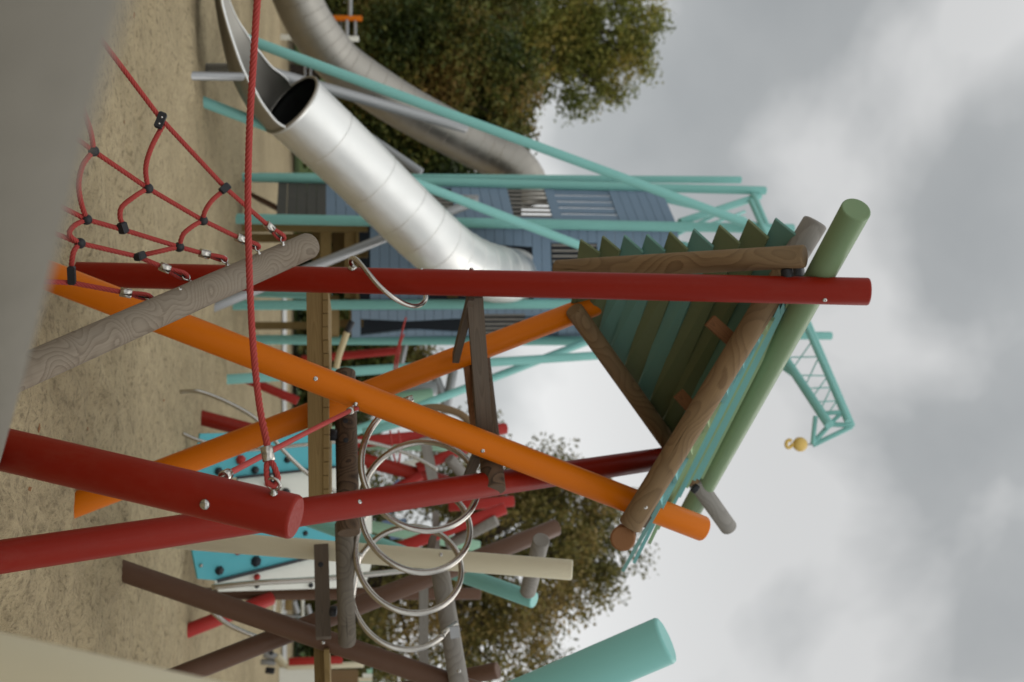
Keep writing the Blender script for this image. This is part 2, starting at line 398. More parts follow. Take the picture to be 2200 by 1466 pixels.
# ------------------------------------------------------------------ ground
def ground_height(x, y):
    k = np.clip((24 - y) / 10, 0, 1)
    h = .022 * np.sin(x * 1.7 + .6 * np.sin(y * 1.1)) * np.sin(y * 1.3 + 1.0) + .012 * np.sin(x * 4.3 + y * 2.1) * np.sin(y * 5.1 - x * 1.9)
    return h * k - .012
def make_sand():
    ys = [-6.0]
    while ys[-1] < 3: ys.append(ys[-1] + .15)
    while ys[-1] < 600: ys.append(ys[-1] * 1.0085)
    ys = np.array(ys); ss = np.linspace(-1, 1, 361); ss = np.sign(ss) * np.abs(ss) ** 1.25
    W = 3.0 + np.maximum(ys, 0) * .95
    X = ss[None, :] * W[:, None]; Y = np.repeat(ys[:, None], len(ss), 1)
    Z = ground_height(X, Y)
    # footprints and scuffs: small random dimples
    nd = 9000; fy = 4.2 * np.exp(rng.random(nd) * 1.75); fx = (rng.random(nd) * 2 - 1) * (1 + fy * .62); fr = .03 + rng.random(nd) ** 2 * .13; fd = (.008 + rng.random(nd) * .034) * np.where(rng.random(nd) < .3, -1, 1)
    for a, b_, r_, d_ in zip(fx, fy, fr, fd):
        i0, i1 = np.searchsorted(ys, [b_ - 2.2 * r_, b_ + 2.2 * r_])
        if i1 <= i0: continue
        sub = np.exp(-(((X[i0:i1] - a) / r_) ** 2 + ((Y[i0:i1] - b_) / (r_ * .7)) ** 2) * 1.6)
        Z[i0:i1] -= d_ * sub
    for (px, py, hh, rr) in ((165, 590, .05, .20), (140, 1093, .05, .20), (85, 585, .04, .2), (255, 1224, .05, .20), (282, 1150, .04, .2), (470, 232, .05, .25), (512, 381, .05, .25), (503, 470, .05, .25), (520, 656, .05, .25), (480, 816, .05, .25), (405, 163, .05, .2), (40, 1197, .05, .2)):
        g_ = G(px, py); i0, i1 = np.searchsorted(ys, [g_.y - 3 * rr, g_.y + 3 * rr])
        dd = np.hypot(X[i0:i1] - g_.x, Y[i0:i1] - g_.y) / rr; th = np.arctan2(Y[i0:i1] - g_.y, X[i0:i1] - g_.x)
        Z[i0:i1] += hh * np.exp(-(dd * (1 + .25 * np.sin(th * 3 + px))) ** 2 * .9) - hh * .9 * np.exp(-((dd - 1.5) / .5) ** 2) * (.6 + .4 * np.sin(th * 2 + py))
    nr, nc = X.shape
    me = bpy.data.meshes.new('sand'); me.vertices.add(nr * nc)
    me.vertices.foreach_set('co', np.stack([X, Y, Z], -1).astype(np.float32).ravel())
    idx = np.arange(nr * nc).reshape(nr, nc); q = np.stack([idx[:-1, :-1], idx[:-1, 1:], idx[1:, 1:], idx[1:, :-1]], -1).reshape(-1, 4)
    set_faces(me, q, np.ones(len(q), bool)); me.materials.append(SAND)
    o = bpy.data.objects.new('sand', me); COL.objects.link(o); tag(o, kind='structure'); return o
def set_faces(me, q, smooth):
    k = q.shape[1]; me.loops.add(q.size); me.loops.foreach_set('vertex_index', q.astype(np.int32).ravel())
    me.polygons.add(len(q)); me.polygons.foreach_set('loop_start', np.arange(0, q.size, k, dtype=np.int32))
    me.polygons.foreach_set('loop_total', np.full(len(q), k, np.int32)); me.polygons.foreach_set('use_smooth', smooth); me.update(calc_edges=True)
make_sand()
def sheet(name, x0, x1, y0, y1, z, mat):
    b = MB(); b.add([(x0, y0, z), (x1, y0, z), (x1, y1, z), (x0, y1, z)], [(0, 1, 2, 3)], False)
    return tag(b.build(name, mat), kind='structure')
sheet('path', -2.2, 40, 25.2, 26.8, .02, PATH)
sheet('lawn', -120, 120, 30.5, 260, .03, LAWN)

# ------------------------------------------------------------------ trees
def leaves_mesh(name, pos, size, pal, parent, up=.35):
    n = len(pos)
    d1 = rng.normal(size=(n, 3)); d1[:, 2] *= .6; d1 /= np.linalg.norm(d1, axis=1)[:, None]
    d2 = rng.normal(size=(n, 3)); d2 -= (d2 * d1).sum(1)[:, None] * d1; d2 /= np.linalg.norm(d2, axis=1)[:, None]
    s = size * (.6 + .8 * rng.random(n)); a = d1 * s[:, None]; b_ = d2 * (s * .55)[:, None]
    v = np.stack([pos - a, pos + b_, pos + a, pos - b_], 1).reshape(-1, 3)
    base = origin(parent)
    me = bpy.data.meshes.new(name); me.vertices.add(4 * n); me.vertices.foreach_set('co', (v - np.array(base)).astype(np.float32).ravel())
    set_faces(me, np.arange(4 * n).reshape(-1, 4), np.zeros(n, bool))
    cl = np.sin(pos[:, 0] * 1.9 + 1.3) + np.sin(pos[:, 1] * 2.3) + np.sin(pos[:, 2] * 2.1 + pos[:, 0]) + rng.normal(size=n) * .9
    t = 1 / (1 + np.exp(-cl * .9)); pal = np.array(pal); k = t * (len(pal) - 1); i0 = np.clip(k.astype(int), 0, len(pal) - 2); f = (k - i0)[:, None]
    c = pal[i0] * (1 - f) + pal[i0 + 1] * f; c = c * (.7 + .6 * rng.random(n))[:, None]
    ca = me.color_attributes.new('leafcol', 'FLOAT_COLOR', 'CORNER')
    ca.data.foreach_set('color', np.repeat(np.concatenate([c, np.ones((n, 1))], 1), 4, 0).astype(np.float32).ravel())
    me.materials.append(LEAF); o = bpy.data.objects.new(name, me); COL.objects.link(o); o.parent = parent; return o
def tree(name, label, x, y, lobes, pal, nclust, per, spread, size, group, trunk_r=.16, fork=1.2, gaps=0.0, cat='tree', hollow=.45):
    """lobes: (x, y, z, rx, ry, rz) ellipsoids that hold leaf clusters; limbs reach for the clusters"""
    t = thing(name, (x, y, 0), label, cat, group)
    b = MB(); L0 = np.array(lobes, float); top = max(l[2] for l in lobes)
    b.add(*path_tube([(x, y, -.1), (x + .05, y, fork), (x - .05, y + .05, (fork + top) / 2), (x, y, top)], trunk_r, 10, sub=5, r_end=trunk_r * .2))
    vol = L0[:, 3] * L0[:, 4] * L0[:, 5]; pick = rng.choice(len(L0), nclust, p=vol / vol.sum())
    d = rng.normal(size=(nclust, 3)); d /= np.linalg.norm(d, axis=1)[:, None]; rad = hollow + (1 - hollow) * rng.random(nclust) ** .6
    cen = L0[pick, :3] + d * rad[:, None] * L0[pick, 3:]
    for k in rng.choice(nclust, min(nclust, 46), replace=False):
        c = Vector(cen[k]); h = fork + (c.z - fork) * rng.uniform(.15, .6); p0 = Vector((x, y, max(.3, h)))
        mid = (p0 + c) / 2 + Vector((rng.normal() * .2, rng.normal() * .2, .15))
        b.add(*path_tube([p0, mid, c], trunk_r * .33, 6, sub=4, r_end=.012))
    b.build('trunk', BARK, t)
    pos = np.repeat(cen, per, 0) + np.clip(rng.normal(size=(nclust * per, 3)), -1.55, 1.55) * spread * (.6 + .8 * np.repeat(rng.random(nclust), per))[:, None]
    pos = pos[pos[:, 2] > .1]
    leaves_mesh('crown', pos, size, pal, t); return t
PAL_DARK = [(.016, .028, .006), (.042, .060, .013), (.085, .10, .022), (.145, .135, .03), (.23, .135, .04)]
PAL_AUT = [(.08, .078, .023), (.14, .13, .037), (.19, .165, .048), (.235, .18, .056), (.28, .19, .07)]
PAL_TALL = [(.09, .11, .022), (.17, .18, .037), (.24, .225, .048), (.33, .235, .055)]
PAL_HEDGE = [(.02, .034, .008), (.05, .068, .015), (.10, .112, .025), (.165, .125, .035)]
def lob(X, Y, y, rpx, rz=None, ry=None):
    c = PY(X, Y, y); k = y / F_PX; rx = rpx * k
    return (c.x, c.y, c.z, rx, ry or rx, (rz or rpx) * k)
tree('hedge_tree', 'dense dark green tree behind the two tube slides, reaching past the picture edge', PY(640, -40, 31).x, 31, [lob(800, -60, 31, 160), lob(960, -30, 31, 160), lob(1050, -40, 31, 130)], PAL_DARK, 700, 75, .24, .075, 'trees behind the sand', hollow=.2)
tree('hedge_tree', 'dense dark tree with rusty autumn patches between the tube slides', PY(640, 150, 29).x, 29, [lob(820, 120, 29, 140), lob(960, 150, 29, 135), lob(1050, 180, 29, 105)], PAL_DARK, 760, 75, .23, .075, 'trees behind the sand', hollow=.2)
tree('hedge_tree', 'dark leafy tree directly left of the blue boarded tower', PY(640, 320, 30).x, 30, [lob(780, 300, 30, 120), lob(930, 310, 30, 120), lob(1050, 270, 30, 105)], PAL_DARK, 700, 75, .23, .075, 'trees behind the sand', hollow=.2)
tree('tall_tree', 'tall open yellow green tree rising above the dark trees', PY(640, 40, 38).x, 38, [lob(1150, 20, 38, 140), lob(1290, 60, 38, 110), lob(1330, 130, 38, 80), lob(1230, 190, 38, 66), lob(1370, 30, 38, 72), lob(1180, 110, 38, 90), lob(1000, 0, 38, 120), lob(1300, 210, 38, 40)], PAL_TALL, 470, 110, .26, .075, 'trees behind the sand', .30, 3.0, hollow=.45)
tree('hedge_bush', 'dark green bush seen through the legs of the boarded tower', PY(640, 560, 33).x, 33, [lob(700, 500, 33, 90), lob(740, 600, 33, 90), lob(690, 680, 33, 80)], PAL_HEDGE, 330, 70, .28, .08, 'trees behind the sand', cat='bush', hollow=.2)
tree('hedge_bush', 'green and yellow bush right of the tower behind the red pole', PY(640, 770, 31).x, 31, [lob(740, 760, 31, 95), lob(810, 790, 31, 75), lob(720, 860, 31, 80), lob(880, 790, 31, 46)], PAL_HEDGE, 380, 70, .26, .08, 'trees behind the sand', cat='bush', hollow=.2)
tree('autumn_tree', 'broad brownish autumn tree behind the grey and cream poles', PY(640, 1250, 27).x, 27, [lob(1130, 1190, 27, 190), lob(1010, 1000, 27, 110), lob(1220, 1130, 27, 140), lob(900, 1330, 27, 170), lob(1090, 1360, 27, 140), lob(1160, 1010, 27, 75), lob(900, 1120, 27, 130), lob(1290, 1180, 27, 95), lob(1310, 1110, 27, 70)], PAL_AUT, 700, 85, .21, .06, 'trees behind the sand', .26, 2.0, hollow=.42)
tree('hedge_bush', 'low dark hedge bush under the autumn tree', PY(640, 1180, 32).x, 32, [lob(730, 1000, 32, 100), lob(740, 1150, 32, 100), lob(730, 1300, 32, 100), lob(740, 1440, 32, 110)], PAL_HEDGE, 480, 70, .28, .08, 'trees behind the sand', cat='bush', hollow=.2)

# ------------------------------------------------------------------ the play hut
hut = thing('play_hut', (G(160, 590).x, G(160, 590).y, 0), 'open climbing hut on crossed red and orange posts under a slatted green gable roof', 'play hut')
DIA = .142
A0, A1 = P(165, 590, 6.0), P(1868, 627, 5.45)
pA = pole('post', RED, A0, A1, DIA, hut, ext0=.35); tag(pA, 'red post with a bent steel grab handle')
B0, B1 = P(0, 1197, 4.45), P(1432, 984, 7.05)
pB = pole('post', RED, B0, B1, DIA, hut, ext0=.5); tag(pB, 'red post leaning inward under the right roof slope')
D0, D1 = P(85, 585, 5.25), P(1512, 1137, 6.45)
pD = pole('post', ORANGE, D0, D1, .147, hut, dia1=.153, ext0=.3); tag(pD, 'orange post that pokes through the roof')
E0, E1 = P(140, 1093, 5.85), P(1318, 640, 6.75)
pE = pole('post', ORANGE, E0, E1, .14, hut, ext0=.35); tag(pE, 'orange post crossing behind the other')
ridge = pole('ridge_log', GREEN, P(1840, 449, 5.15), P(1478, 1108, 7.7), .146, hut, bev=.008)
# rafters
pole('rafter', W_RAFT, P(1730, 551, 5.45), P(1196, 581, 6.2), .12, hut)
pole('rafter', W_RAFT, P(1752, 478, 5.78), P(1352, 1132, 6.02), .134, hut, twist=2.0)
pole('rafter', W_RAFT, P(1232, 664, 6.55), P(1566, 1134, 7.5), .115, hut, twist=1.0)
q_ = pole('rafter_end', W_SILV, P(1492, 1030, 7.262), P(1567, 1135.5, 7.502), .119, hut, twist=1.0); tag(q_, 'weathered grey rafter end')
q_ = pole('rafter_end', W_SILV, P(1753, 476, 5.779), P(1694, 572, 5.811), .138, hut, twist=2.0); tag(q_, 'weathered grey rafter end')
pole('eave_log', W_RED, P(1338, 1157, 6.0), P(1345, 1145, 7.2), .142, hut)
for (X0, Y0, X1, Y1, d) in ((1524, 688, 1580, 738, 6.1), (1457, 845, 1500, 892, 6.45)):
    bar('bracket', W_RED, P(X0, Y0, d), P(X1, Y1, d), .062, .075, hut, side=(0, 1, .2))
# roof slope on the left: boards run along the ridge, cut at a slant where they overhang
tips = [(1245.5, 516), (1293, 508.7), (1340, 507), (1388, 505), (1437, 499.5), (1489, 493), (1544, 485), (1606, 473), (1664.6, 470)]
cuts = [(1288, 545), (1330.6, 540), (1380, 542), (1427, 540), (1476, 537), (1531, 531), (1588.6, 524), (1650, 512.6), (1713.7, 509)]
fars = [(1228, 640), (1265, 660), (1290, 697), (1316, 733), (1346, 773), (1375, 815), (1398, 855), (1427, 896), (1447, 934), (1468, 990)]
tcol = [OLIVE, OLIVE, TBOARD, TBOARD, OLIVE, TBOARD, OLIVE, OLIVE, TBOARD]
for k in range(9):
    s0, s1 = k / 9, (k + 1) / 9
    dn = lambda s: 6.34 - .62 * s
    df = lambda s: 6.62 + .52 * s
    p_tip, p_cut = P(*tips[k], dn(s0) + .0), P(*cuts[k], dn(s1) + .035)
    f1, f0 = P(*fars[k + 1], df(s1) + .035), P(*fars[k], df(s0))
    ext = lambda a, b_: b_ + (b_ - a).normalized() * .12
    poly = [p_tip, p_cut, ext(p_cut, f1), ext(p_tip, f0)]
    nrm = (p_cut - p_tip).cross(f0 - p_tip).normalized()
    if nrm.dot(toward(p_tip)) > 0: nrm = -nrm
    b = MB(); prism(b, poly, nrm, .02, bev=.004); b.build('roof_board', tcol[k], hut)
# slope on the right, seen almost along its plane
tip2 = [(1702, 636), (1690, 645), (1680, 652), (1652, 694), (1634, 718), (1601, 772), (1566, 831), (1525, 902), (1488, 962), (1456, 1017), (1423, 1071), (1392, 1122)]
far2 = [(1510, 1030), (1503, 1032), (1494, 1034), (1478, 1050), (1462, 1070), (1447, 1092), (1432, 1114), (1416, 1139), (1398, 1170), (1365, 1212), (1341, 1230), (1330, 1240)]
c2 = [EDGE_G, EDGE_T, EDGE_T, EDGE_G, EDGE_T, EDGE_T, EDGE_T, EDGE_G, EDGE_G, EDGE_T, EDGE_T]
rd = (P(1352, 1132, 6.02) - P(1690, 640, 5.76)).normalized()
rw = (P(1478, 1108, 7.7) - P(1840, 449, 5.15)).normalized()
n2 = rd.cross(rw).normalized()
if n2.z < 0: n2 = -n2
for k in range(11):
    s = k / 11
    q0 = P(tip2[k][0] + 6, tip2[k][1] + 4, 5.74 + .24 * s); q1 = P(*far2[k], 7.0 - .1 * s)
    wd = .15
    up0, up1 = q0 - rd * wd, q1 - rd * wd
    cutv = (q1 - q0).normalized(); view = -toward((q0 + q1) / 2); ups = (view - cutv * view.dot(cutv)).normalized(); n2 = ups.cross(cutv).normalized()
    if n2.x > 0: n2 = -n2
    t0, t1_ = .026, .022
    lo = [q0 + cutv * .07, q0 + ups * .05 + cutv * .02, q0 + ups * .16, q1 + ups * .16, q1]
    hi = [p + n2 * (t1_ if i > 2 else t0) for i, p in enumerate(lo)]; hi[0] = lo[0] + n2 * t0 - cutv * .05
    b = MB(); vs = lo + hi; fs = [(4, 3, 2, 1, 0), (5, 6, 7, 8, 9)] + [(i, (i + 1) % 5, 5 + (i + 1) % 5, 5 + i) for i in range(5)]
    b.add(vs, fs, False); b.build('roof_board', c2[k], hut)
bar('tip_shade_strip', W_BEAM, P(1692, 600, 5.98), P(1370, 1124, 6.22), .08, .075, hut, side=(0, 0, 1))  # added dark strip, stands in for the shade behind the board tips
# black spacers at the apex
for (X, Y, d, X1, Y1, d1) in ((1690, 578, 5.5, 1692, 602, 5.5), (1766, 575, 5.62, 1768, 602, 5.52), (1716, 580, 5.75, 1716, 604, 5.6), (1510, 1020, 7.25, 1524, 1030, 7.35), (1488, 1046, 7.1, 1498, 1054, 7.1)):
    pole('spacer', BLACKR, P(X, Y, d), P(X1, Y1, d1), .062, hut, bev=.006, seg=20)
# floor at eye level and its joist
j0, j1 = P(675.5, 612, 6.12), P(681, 1079, 6.02)
bar('joist', W_JOIST, j0, j1, .09, .06, hut, side=(0, 0, 1))
fb0, fb1 = P(699.5, 618, 6.12), P(700.5, 1080, 6.02)
fd = (fb1 - fb0); nb = 16; back = Vector((-fd.y, fd.x, 0)).normalized()
if back.y < 0: back = -back
for k in range(nb):
    p = fb0 + fd * ((k + .5) / nb)
    bar('floor_board', W_JOIST, p - back * .03 + Vector((0, 0, rng.normal() * .0015)), p + back * 1.15, fd.length / nb - .0022, .034, hut, side=fd, bev=.003)
bar('joist', W_JOIST, j0 + back * 1.0, j1 + back * 1.0, .09, .06, hut, side=(0, 0, 1))
# round log beside the floor
pole('rail_log', W_DARK, P(741, 800, 6.72), P(749, 1146, 6.18), .133, hut, bev=.006)
pole('spacer', BLACKR, P(706, 934, 6.4), P(724, 935, 6.4), .072, hut, seg=20)
for (X, Y) in ((742, 904), (743, 946)):
    dome('bolt_hole', BLACKR, P(X, Y, 6.36), toward(P(X, Y, 6.3)), .016, hut, .12, False)
# guard rail above
bar('rail_beam', W_BEAM, P(1019, 634, 5.80), P(1046, 985, 6.25), .087, .085, hut, side=(0, 0, 1))
pole('rail_log', W_DARK, P(1030, 770, 6.55), P(1062, 1054, 6.05), .132, hut, bev=.006, twist=1.3)
bar('brace', W_BEAM, P(1013, 636, 5.75), P(979, 770, 6.35), .07, .04, hut, side=(0, 1, 0))
bar('brace', W_BEAM, P(1026, 975, 6.3), P(1000, 1040, 6.4), .085, .05, hut, side=(0, 1, 0))
bar('rail_beam', W_RED, P(1000, 768, 6.5), P(1020, 940, 6.5), .035, .05, hut, side=(0, 0, 1))  # strip for the beam's side face, reflected warmth put into its reddish colour
for (X, Y, d) in ((981, 763, 6.28), (1065, 1002, 6.16)): washer_bolt('bolt', P(X, Y, d), toward(P(X, Y, d)), .013, hut)
# bolts
def on_pole(X, Y, p0, p1, dia):
    """point of a pole's surface met by the view ray through X,Y"""
    o = Vector((0, 0, CAM_H)); dr = (P(X, Y, 1.0) - o).normalized(); a = (p1 - p0).normalized()
    w0 = o - p0; A = dr - a * dr.dot(a); Bv = w0 - a * w0.dot(a)
    aa, bb, cc = A.dot(A), 2 * A.dot(Bv), Bv.dot(Bv) - (dia / 2) ** 2; disc = bb * bb - 4 * aa * cc
    t = (-bb - math.sqrt(max(disc, 0))) / (2 * aa); p = o + dr * t; n_ = (p - p0); n_ = n_ - a * n_.dot(a)
    return p, n_.normalized()
for (X, Y, p0, p1, dd, r_) in ((905, 578, A0, A1, DIA, .011), (1013, 577, A0, A1, DIA, .011), (1772, 645, A0, A1, DIA, .012), (678, 814, D0, D1, .147, .013), (1037, 969, D0, D1, .147, .013), (773, 1078, B0, B1, DIA, .012), (1241, 641, E0, E1, .14, .013)):
    p, n_ = on_pole(X, Y, p0, p1, dd); washer_bolt('bolt', p, n_, r_, hut)
p, n_ = P(1386, 1089, 5.94), toward(P(1386, 1089, 5.94)); washer_bolt('bolt', p, n_, .015, hut)
# bent grab handle
hp = [P(757, 573, 5.82), P(753, 562, 5.80), P(757, 555, 5.76), P(768, 560, 5.70), P(790, 586, 5.62), P(815, 615, 5.60), P(845, 640, 5.62), P(875, 655, 5.68), P(898, 657, 5.74), P(913, 646, 5.80), P(914, 630, 5.86)]
hd = tube('grab_handle', STEEL, hp, .026, hut, 16, 8)
b = MB(); p, n_ = on_pole(757, 577, A0, A1, DIA); b.add(*axis_lathe([(.024, -.01), (.024, .006), (.018, .012)], p, n_)); b.build('flange', STEEL, hd)

# ------------------------------------------------------------------ near red post, leaning beam and rope log
F0, F1 = P(-215, -60, .45), P(-62, 1000, 3.75)
fb = pole('leaning_log', W_FORE, F0, F1, .175, None, ext0=.5, ext1=.5); tag(fb, 'out of focus grey log sloping across the near left corner of the picture', 'log')
C0, C1 = P(22, 969, 3.66), P(637, 1112, 3.5)
cp = thing('red_post', C0, 'short thick red post with a cut top and a steel eye holding a red rope', 'post')
pole('shaft', RED, C0, C1, .147, cp, ext0=.12)
p, n_ = on_pole(440, 1084, C0, C1, .147); dome('cap_bolt', CHROME, p, n_, .018, cp, .7, False)
def eyebolt(name, p, axis, parent, r=.02, wire=.0045, face=None):
    """threaded collar and ring; returns the ring centre"""
    axis = Vector(axis).normalized(); b = MB(); b.add(*axis_lathe([(wire * 2.6, -.012), (wire * 2.6, .004), (wire * 1.6, .007), (wire * 1.5, .02)], p, axis, 14))
    c = Vector(p) + axis * (.016 + r); f = Vector(face) if face is not None else axis.orthogonal(); f = (f - axis * f.dot(axis)).normalized()
    ring = [c + (axis * math.cos(a) + f * math.sin(a)) * r for a in [2 * math.pi * k / 28 for k in range(28)]]
    b.add(*sweep(ring, wire, 10, True)); b.build(name, CHROME, parent); return c
def ferrule(p, axis, dia, L, parent, name='ferrule'):
    r = dia / 2; b = MB(); b.add(*axis_lathe([(r * .75, 0), (r, .002), (r, L - .002), (r * .75, L)], p, axis, 22)); return b.build(name, STEEL, parent)
# ring on the left flank of the near post
pe = P(588, 1050, 3.47); ca = (C1 - C0).normalized(); cen = C0 + ca * (pe - C0).dot(ca); ax = (pe - cen).normalized()
ps = cen + ax * .0735
rc = eyebolt('eye_bolt', ps, ax, cp, .022, .005, face=ca)

def loop_end(b_eye, prev, dia, parent, mat=ROPE):
    """rope end: ferrule, thimble loop"""
    d = (Vector(prev) - Vector(b_eye)).normalized(); side = d.orthogonal().normalized()
    s = Vector((0, 0, 1)); side = (s - d * s.dot(d)).normalized()
    a = Vector(b_eye); fpos = a + d * .075
    ferrule(fpos, d, dia * 2.0, .05, parent)
    rope('loop', mat, [fpos + d * .01 + side * .004, a + d * .045 + side * .014, a + d * .012 + side * .016, a - d * .006, a + d * .012 - side * .016, a + d * .045 - side * .014, fpos + d * .01 - side * .004], dia * .85, parent)
    tube('thimble', BLACKR, [a + d * .06 + side * .006, a + d * .02 + side * .008, a + d * .004, a + d * .02 - side * .008, a + d * .06 - side * .006], .008, parent, 8)
    return fpos + d * .05
RD = .0205
br = thing('balance_rope', rc, 'long red rope running from the near red post past the tube slide', 'rope', 'red ropes tied to the near post')
e_ = loop_end(rc, P(560, 900, 3.5), RD, br)
rope('strand', ROPE, [e_, P(575, 960, 3.48), P(556, 860, 3.55), P(541, 700, 3.62), P(533, 480, 3.62), P(535, 300, 3.55), P(545, 120, 3.45), P(557, -60, 3.35)], RD, br)
r2 = thing('tie_rope', P(490, 1020, 3.75), 'shorter red rope slanting from behind the near red post to the orange post', 'rope', 'red ropes tied to the near post')
pD2, nD2 = on_pole(764, 868, D0, D1, .147)
rc2 = eyebolt('eye_bolt', pD2, nD2, r2, .02, .005, face=(0, 0, 1))
e2 = loop_end(rc2, P(490, 1018, 3.72), RD, r2)
st = P(484, 1022, 3.72); dst = (st - e2).normalized()
rope('strand', ROPE, [e2, e2 + (st - e2) * .5 + Vector((0, 0, -.006)), st], RD, r2)
ferrule(st - dst * .03, dst, RD * 2, .05, r2); tube('shackle', CHROME, [st, st + dst * .05, st + dst * .1], .012, r2, 10)

# weathered rope log
G0, G1 = P(12, 815, 4.05), P(668, 526, 5.45)
gl = thing('rope_log', G0, 'weathered grey round log with oval grain and rope eyes along its upper side', 'log')
pole('shaft', W_GREY, G0, G1, .133, gl, ext0=.8, bev=.02, twist=.6)
p, n_ = on_pole(386, 621, G0, G1, .133); dome('bolt', CHROME, p, n_, .011, gl, .4)
# rope net
net = thing('rope_net', P(300, 400, 4.9), 'sagging red rope net with black ball joints hung from the grey log', 'rope net')
eyes = [(607, 515, 5.32), (553, 532, 5.18), (493, 556, 5.05), (424, 590, 4.90), (352, 622, 4.75)]
ga = (G1 - G0).normalized()
def nd(X, Y):
    """depth of the net's sloping plane"""
    return 4.55 + (X - 200) / 400 * .55 + (Y - 400) / 200 * .08
lines = [[(485, 405), (345, 255), (207, 72), (150, 0)], [(436, 474), (318, 405), (201, 325), (140, 280), (60, 222)], [(385, 531), (268, 495), (186, 472), (110, 434), (20, 392)], [(297, 552), (172, 523), (90, 491), (0, 455)], [(155, 608), (70, 604), (-20, 600)]]
for (X, Y, d), ln in zip(eyes, lines):
    p, n_ = on_pole(X + 6, Y + 14, G0, G1, .133)
    prev = P(*ln[0], nd(*ln[0])); c = G0 + ga * (p - G0).dot(ga); dv = (prev - p).normalized()
    axv = (dv - ga * dv.dot(ga)).normalized(); axv = (axv + Vector((0, 0, .5)) - ga * (.5 * ga.z)).normalized()
    rc_ = eyebolt('eye_bolt', c + axv * .066, axv, net, .017, .0042, face=ga)
    ee = loop_end(rc_, prev, RD, net)
    rope('rope', ROPE, [ee] + [P(a, b_, nd(a, b_)) for a, b_ in ln], RD * .97, net, smooth=False)
def nballs(pts):
    for (a, b_) in pts:
        b = MB(); ball(b, P(a, b_, nd(a, b_)), .0235); b.build('ball_joint', BLACKR, net)
nballs([(201, 325), (318, 405), (186, 472), (172, 523), (436, 474), (385, 531)])
for cs in ([(350, 270), (325, 318), (313, 362), (318, 405)], [(318, 405), (290, 422), (262, 445), (258, 468), (263, 480)], [(480, 410), (455, 432), (440, 455), (436, 474)], [(436, 474), (412, 488), (393, 505), (385, 531)], [(385, 531), (345, 540), (312, 547)],
           [(170, 190), (176, 225), (195, 285), (201, 325)], [(201, 325), (178, 355), (169, 395), (174, 435), (186, 472)], [(186, 472), (160, 485), (149, 500), (155, 512), (172, 523)], [(172, 523), (160, 538), (155, 555), (153, 575)]):
    mid = [P(a, b_, nd(a, b_) - (.0 if i in (0, len(cs) - 1) else .02)) for i, (a, b_) in enumerate(cs)]
    rope('rope', ROPE, mid, RD * .97, net)
for (X0, Y0, X1, Y1) in ((352, 242, 338, 276), (492, 397, 474, 413), (268, 502, 260, 478), (300, 560, 296, 544), (155, 612, 153, 572), (312, 546, 296, 552)):
    bar('clamp', BLACKR, P(X0, Y0, nd(X0, Y0) - .012), P(X1, Y1, nd(X1, Y1) - .012), .034, .03, net, side=(1, 0, 0), bev=.006)
    for t in (.3, .7):
        p = P(X0 + (X1 - X0) * t, Y0 + (Y1 - Y0) * t, nd(X0, Y0) - .03); dome('clamp_screw', CHROME, p, toward(p), .0045, net, .4, False)

# ------------------------------------------------------------------ near teal and cream posts at the right
t1 = pole('teal_post', TEAL, P(1090, 1521, 3.3), P(1433, 1374, 3.2), .142, None, ext0=3.2, bev=.01); tag(t1, 'large smooth teal post end leaning in at the lower right against the sky', 'post')
t2 = pole('cream_post', CREAM, P(-60, 1446, 1.75), P(420, 1557, 1.7), .142, None, ext0=.9, ext1=.3); tag(t2, 'out of focus cream post cutting the near lower left corner', 'post')

# ------------------------------------------------------------------ brown climbing frame with spiral
frm = thing('climbing_frame', (G(250, 1222).x, G(250, 1222).y, 0), 'climbing frame of crossed brown, cream and teal posts with grey log rungs', 'climbing frame')
pole('post', BROWN, P(255, 1224, 7.1), P(1068, 1502, 7.35), .14, frm, ext0=.35)
pole('post', BROWN, P(352, 1466, 7.0), P(1196, 1133, 8.6), .138, frm, ext0=1.0)
q_ = pole('post', CREAM, P(282, 1150, 7.5), P(1230, 1225, 7.35), .14, frm, ext0=.3); tag(q_, 'cream post')
q_ = pole('post', TEAL, P(560, 1080, 9.9), P(1148, 1290, 8.3), .128, frm, ext0=2.0); tag(q_, 'teal post')
pole('rung', W_SILV, P(1163, 1160, 7.75), P(1134, 1272, 8.25), .125, frm, bev=.008)
pole('rung', W_SILV, P(940, 1195, 7.55), P(995, 1520, 7.15), .132, frm)
pole('post', BROWN, P(900, 1475, 8.6), P(1070, 1440, 8.4), .13, frm, ext0=2.0)
pole('rail_log', W_MID, P(739, 1120, 6.65), P(746, 1385, 6.95), .115, frm, bev=.03)
bar('rail_beam', W_BEAM, P(690, 1172, 7.35), P(695, 1372, 7.0), .098, .06, frm, side=(0, 0, 1))
for Y in (1213, 1298): dome('bolt_hole', BLACKR, P(689, Y, 7.12), toward(P(689, Y, 7.1)), .018, frm, .12, False)
pole('spacer', BLACKR, P(708, 1313, 6.95), P(724, 1314, 6.95), .07, frm, seg=20)
bar('joist', W_JOIST, P(686, 1385, 7.35), P(689, 1500, 7.3), .075, .06, frm, side=(0, 0, 1)); bar('floor_board', W_JOIST, P(703, 1385, 7.35), P(706, 1500, 7.3), .034, .5, frm, side=(0, 0, 1))
bar('rail_beam', W_SILV, P(910, 1222, 8.9), P(910, 1428, 8.8), .075, .06, frm, side=(0, 0, 1))
bar('rail_beam', W_BEAM, P(930, 1155, 8.6), P(912, 1250, 8.3), .08, .05, frm, side=(0, 1, 0))
for (X, Y, d) in ((694, 1380, 7.0), (947, 1192, 7.3), (986, 1442, 7.05)): washer_bolt('bolt', P(X, Y, d), toward(P(X, Y, d)), .013, frm)
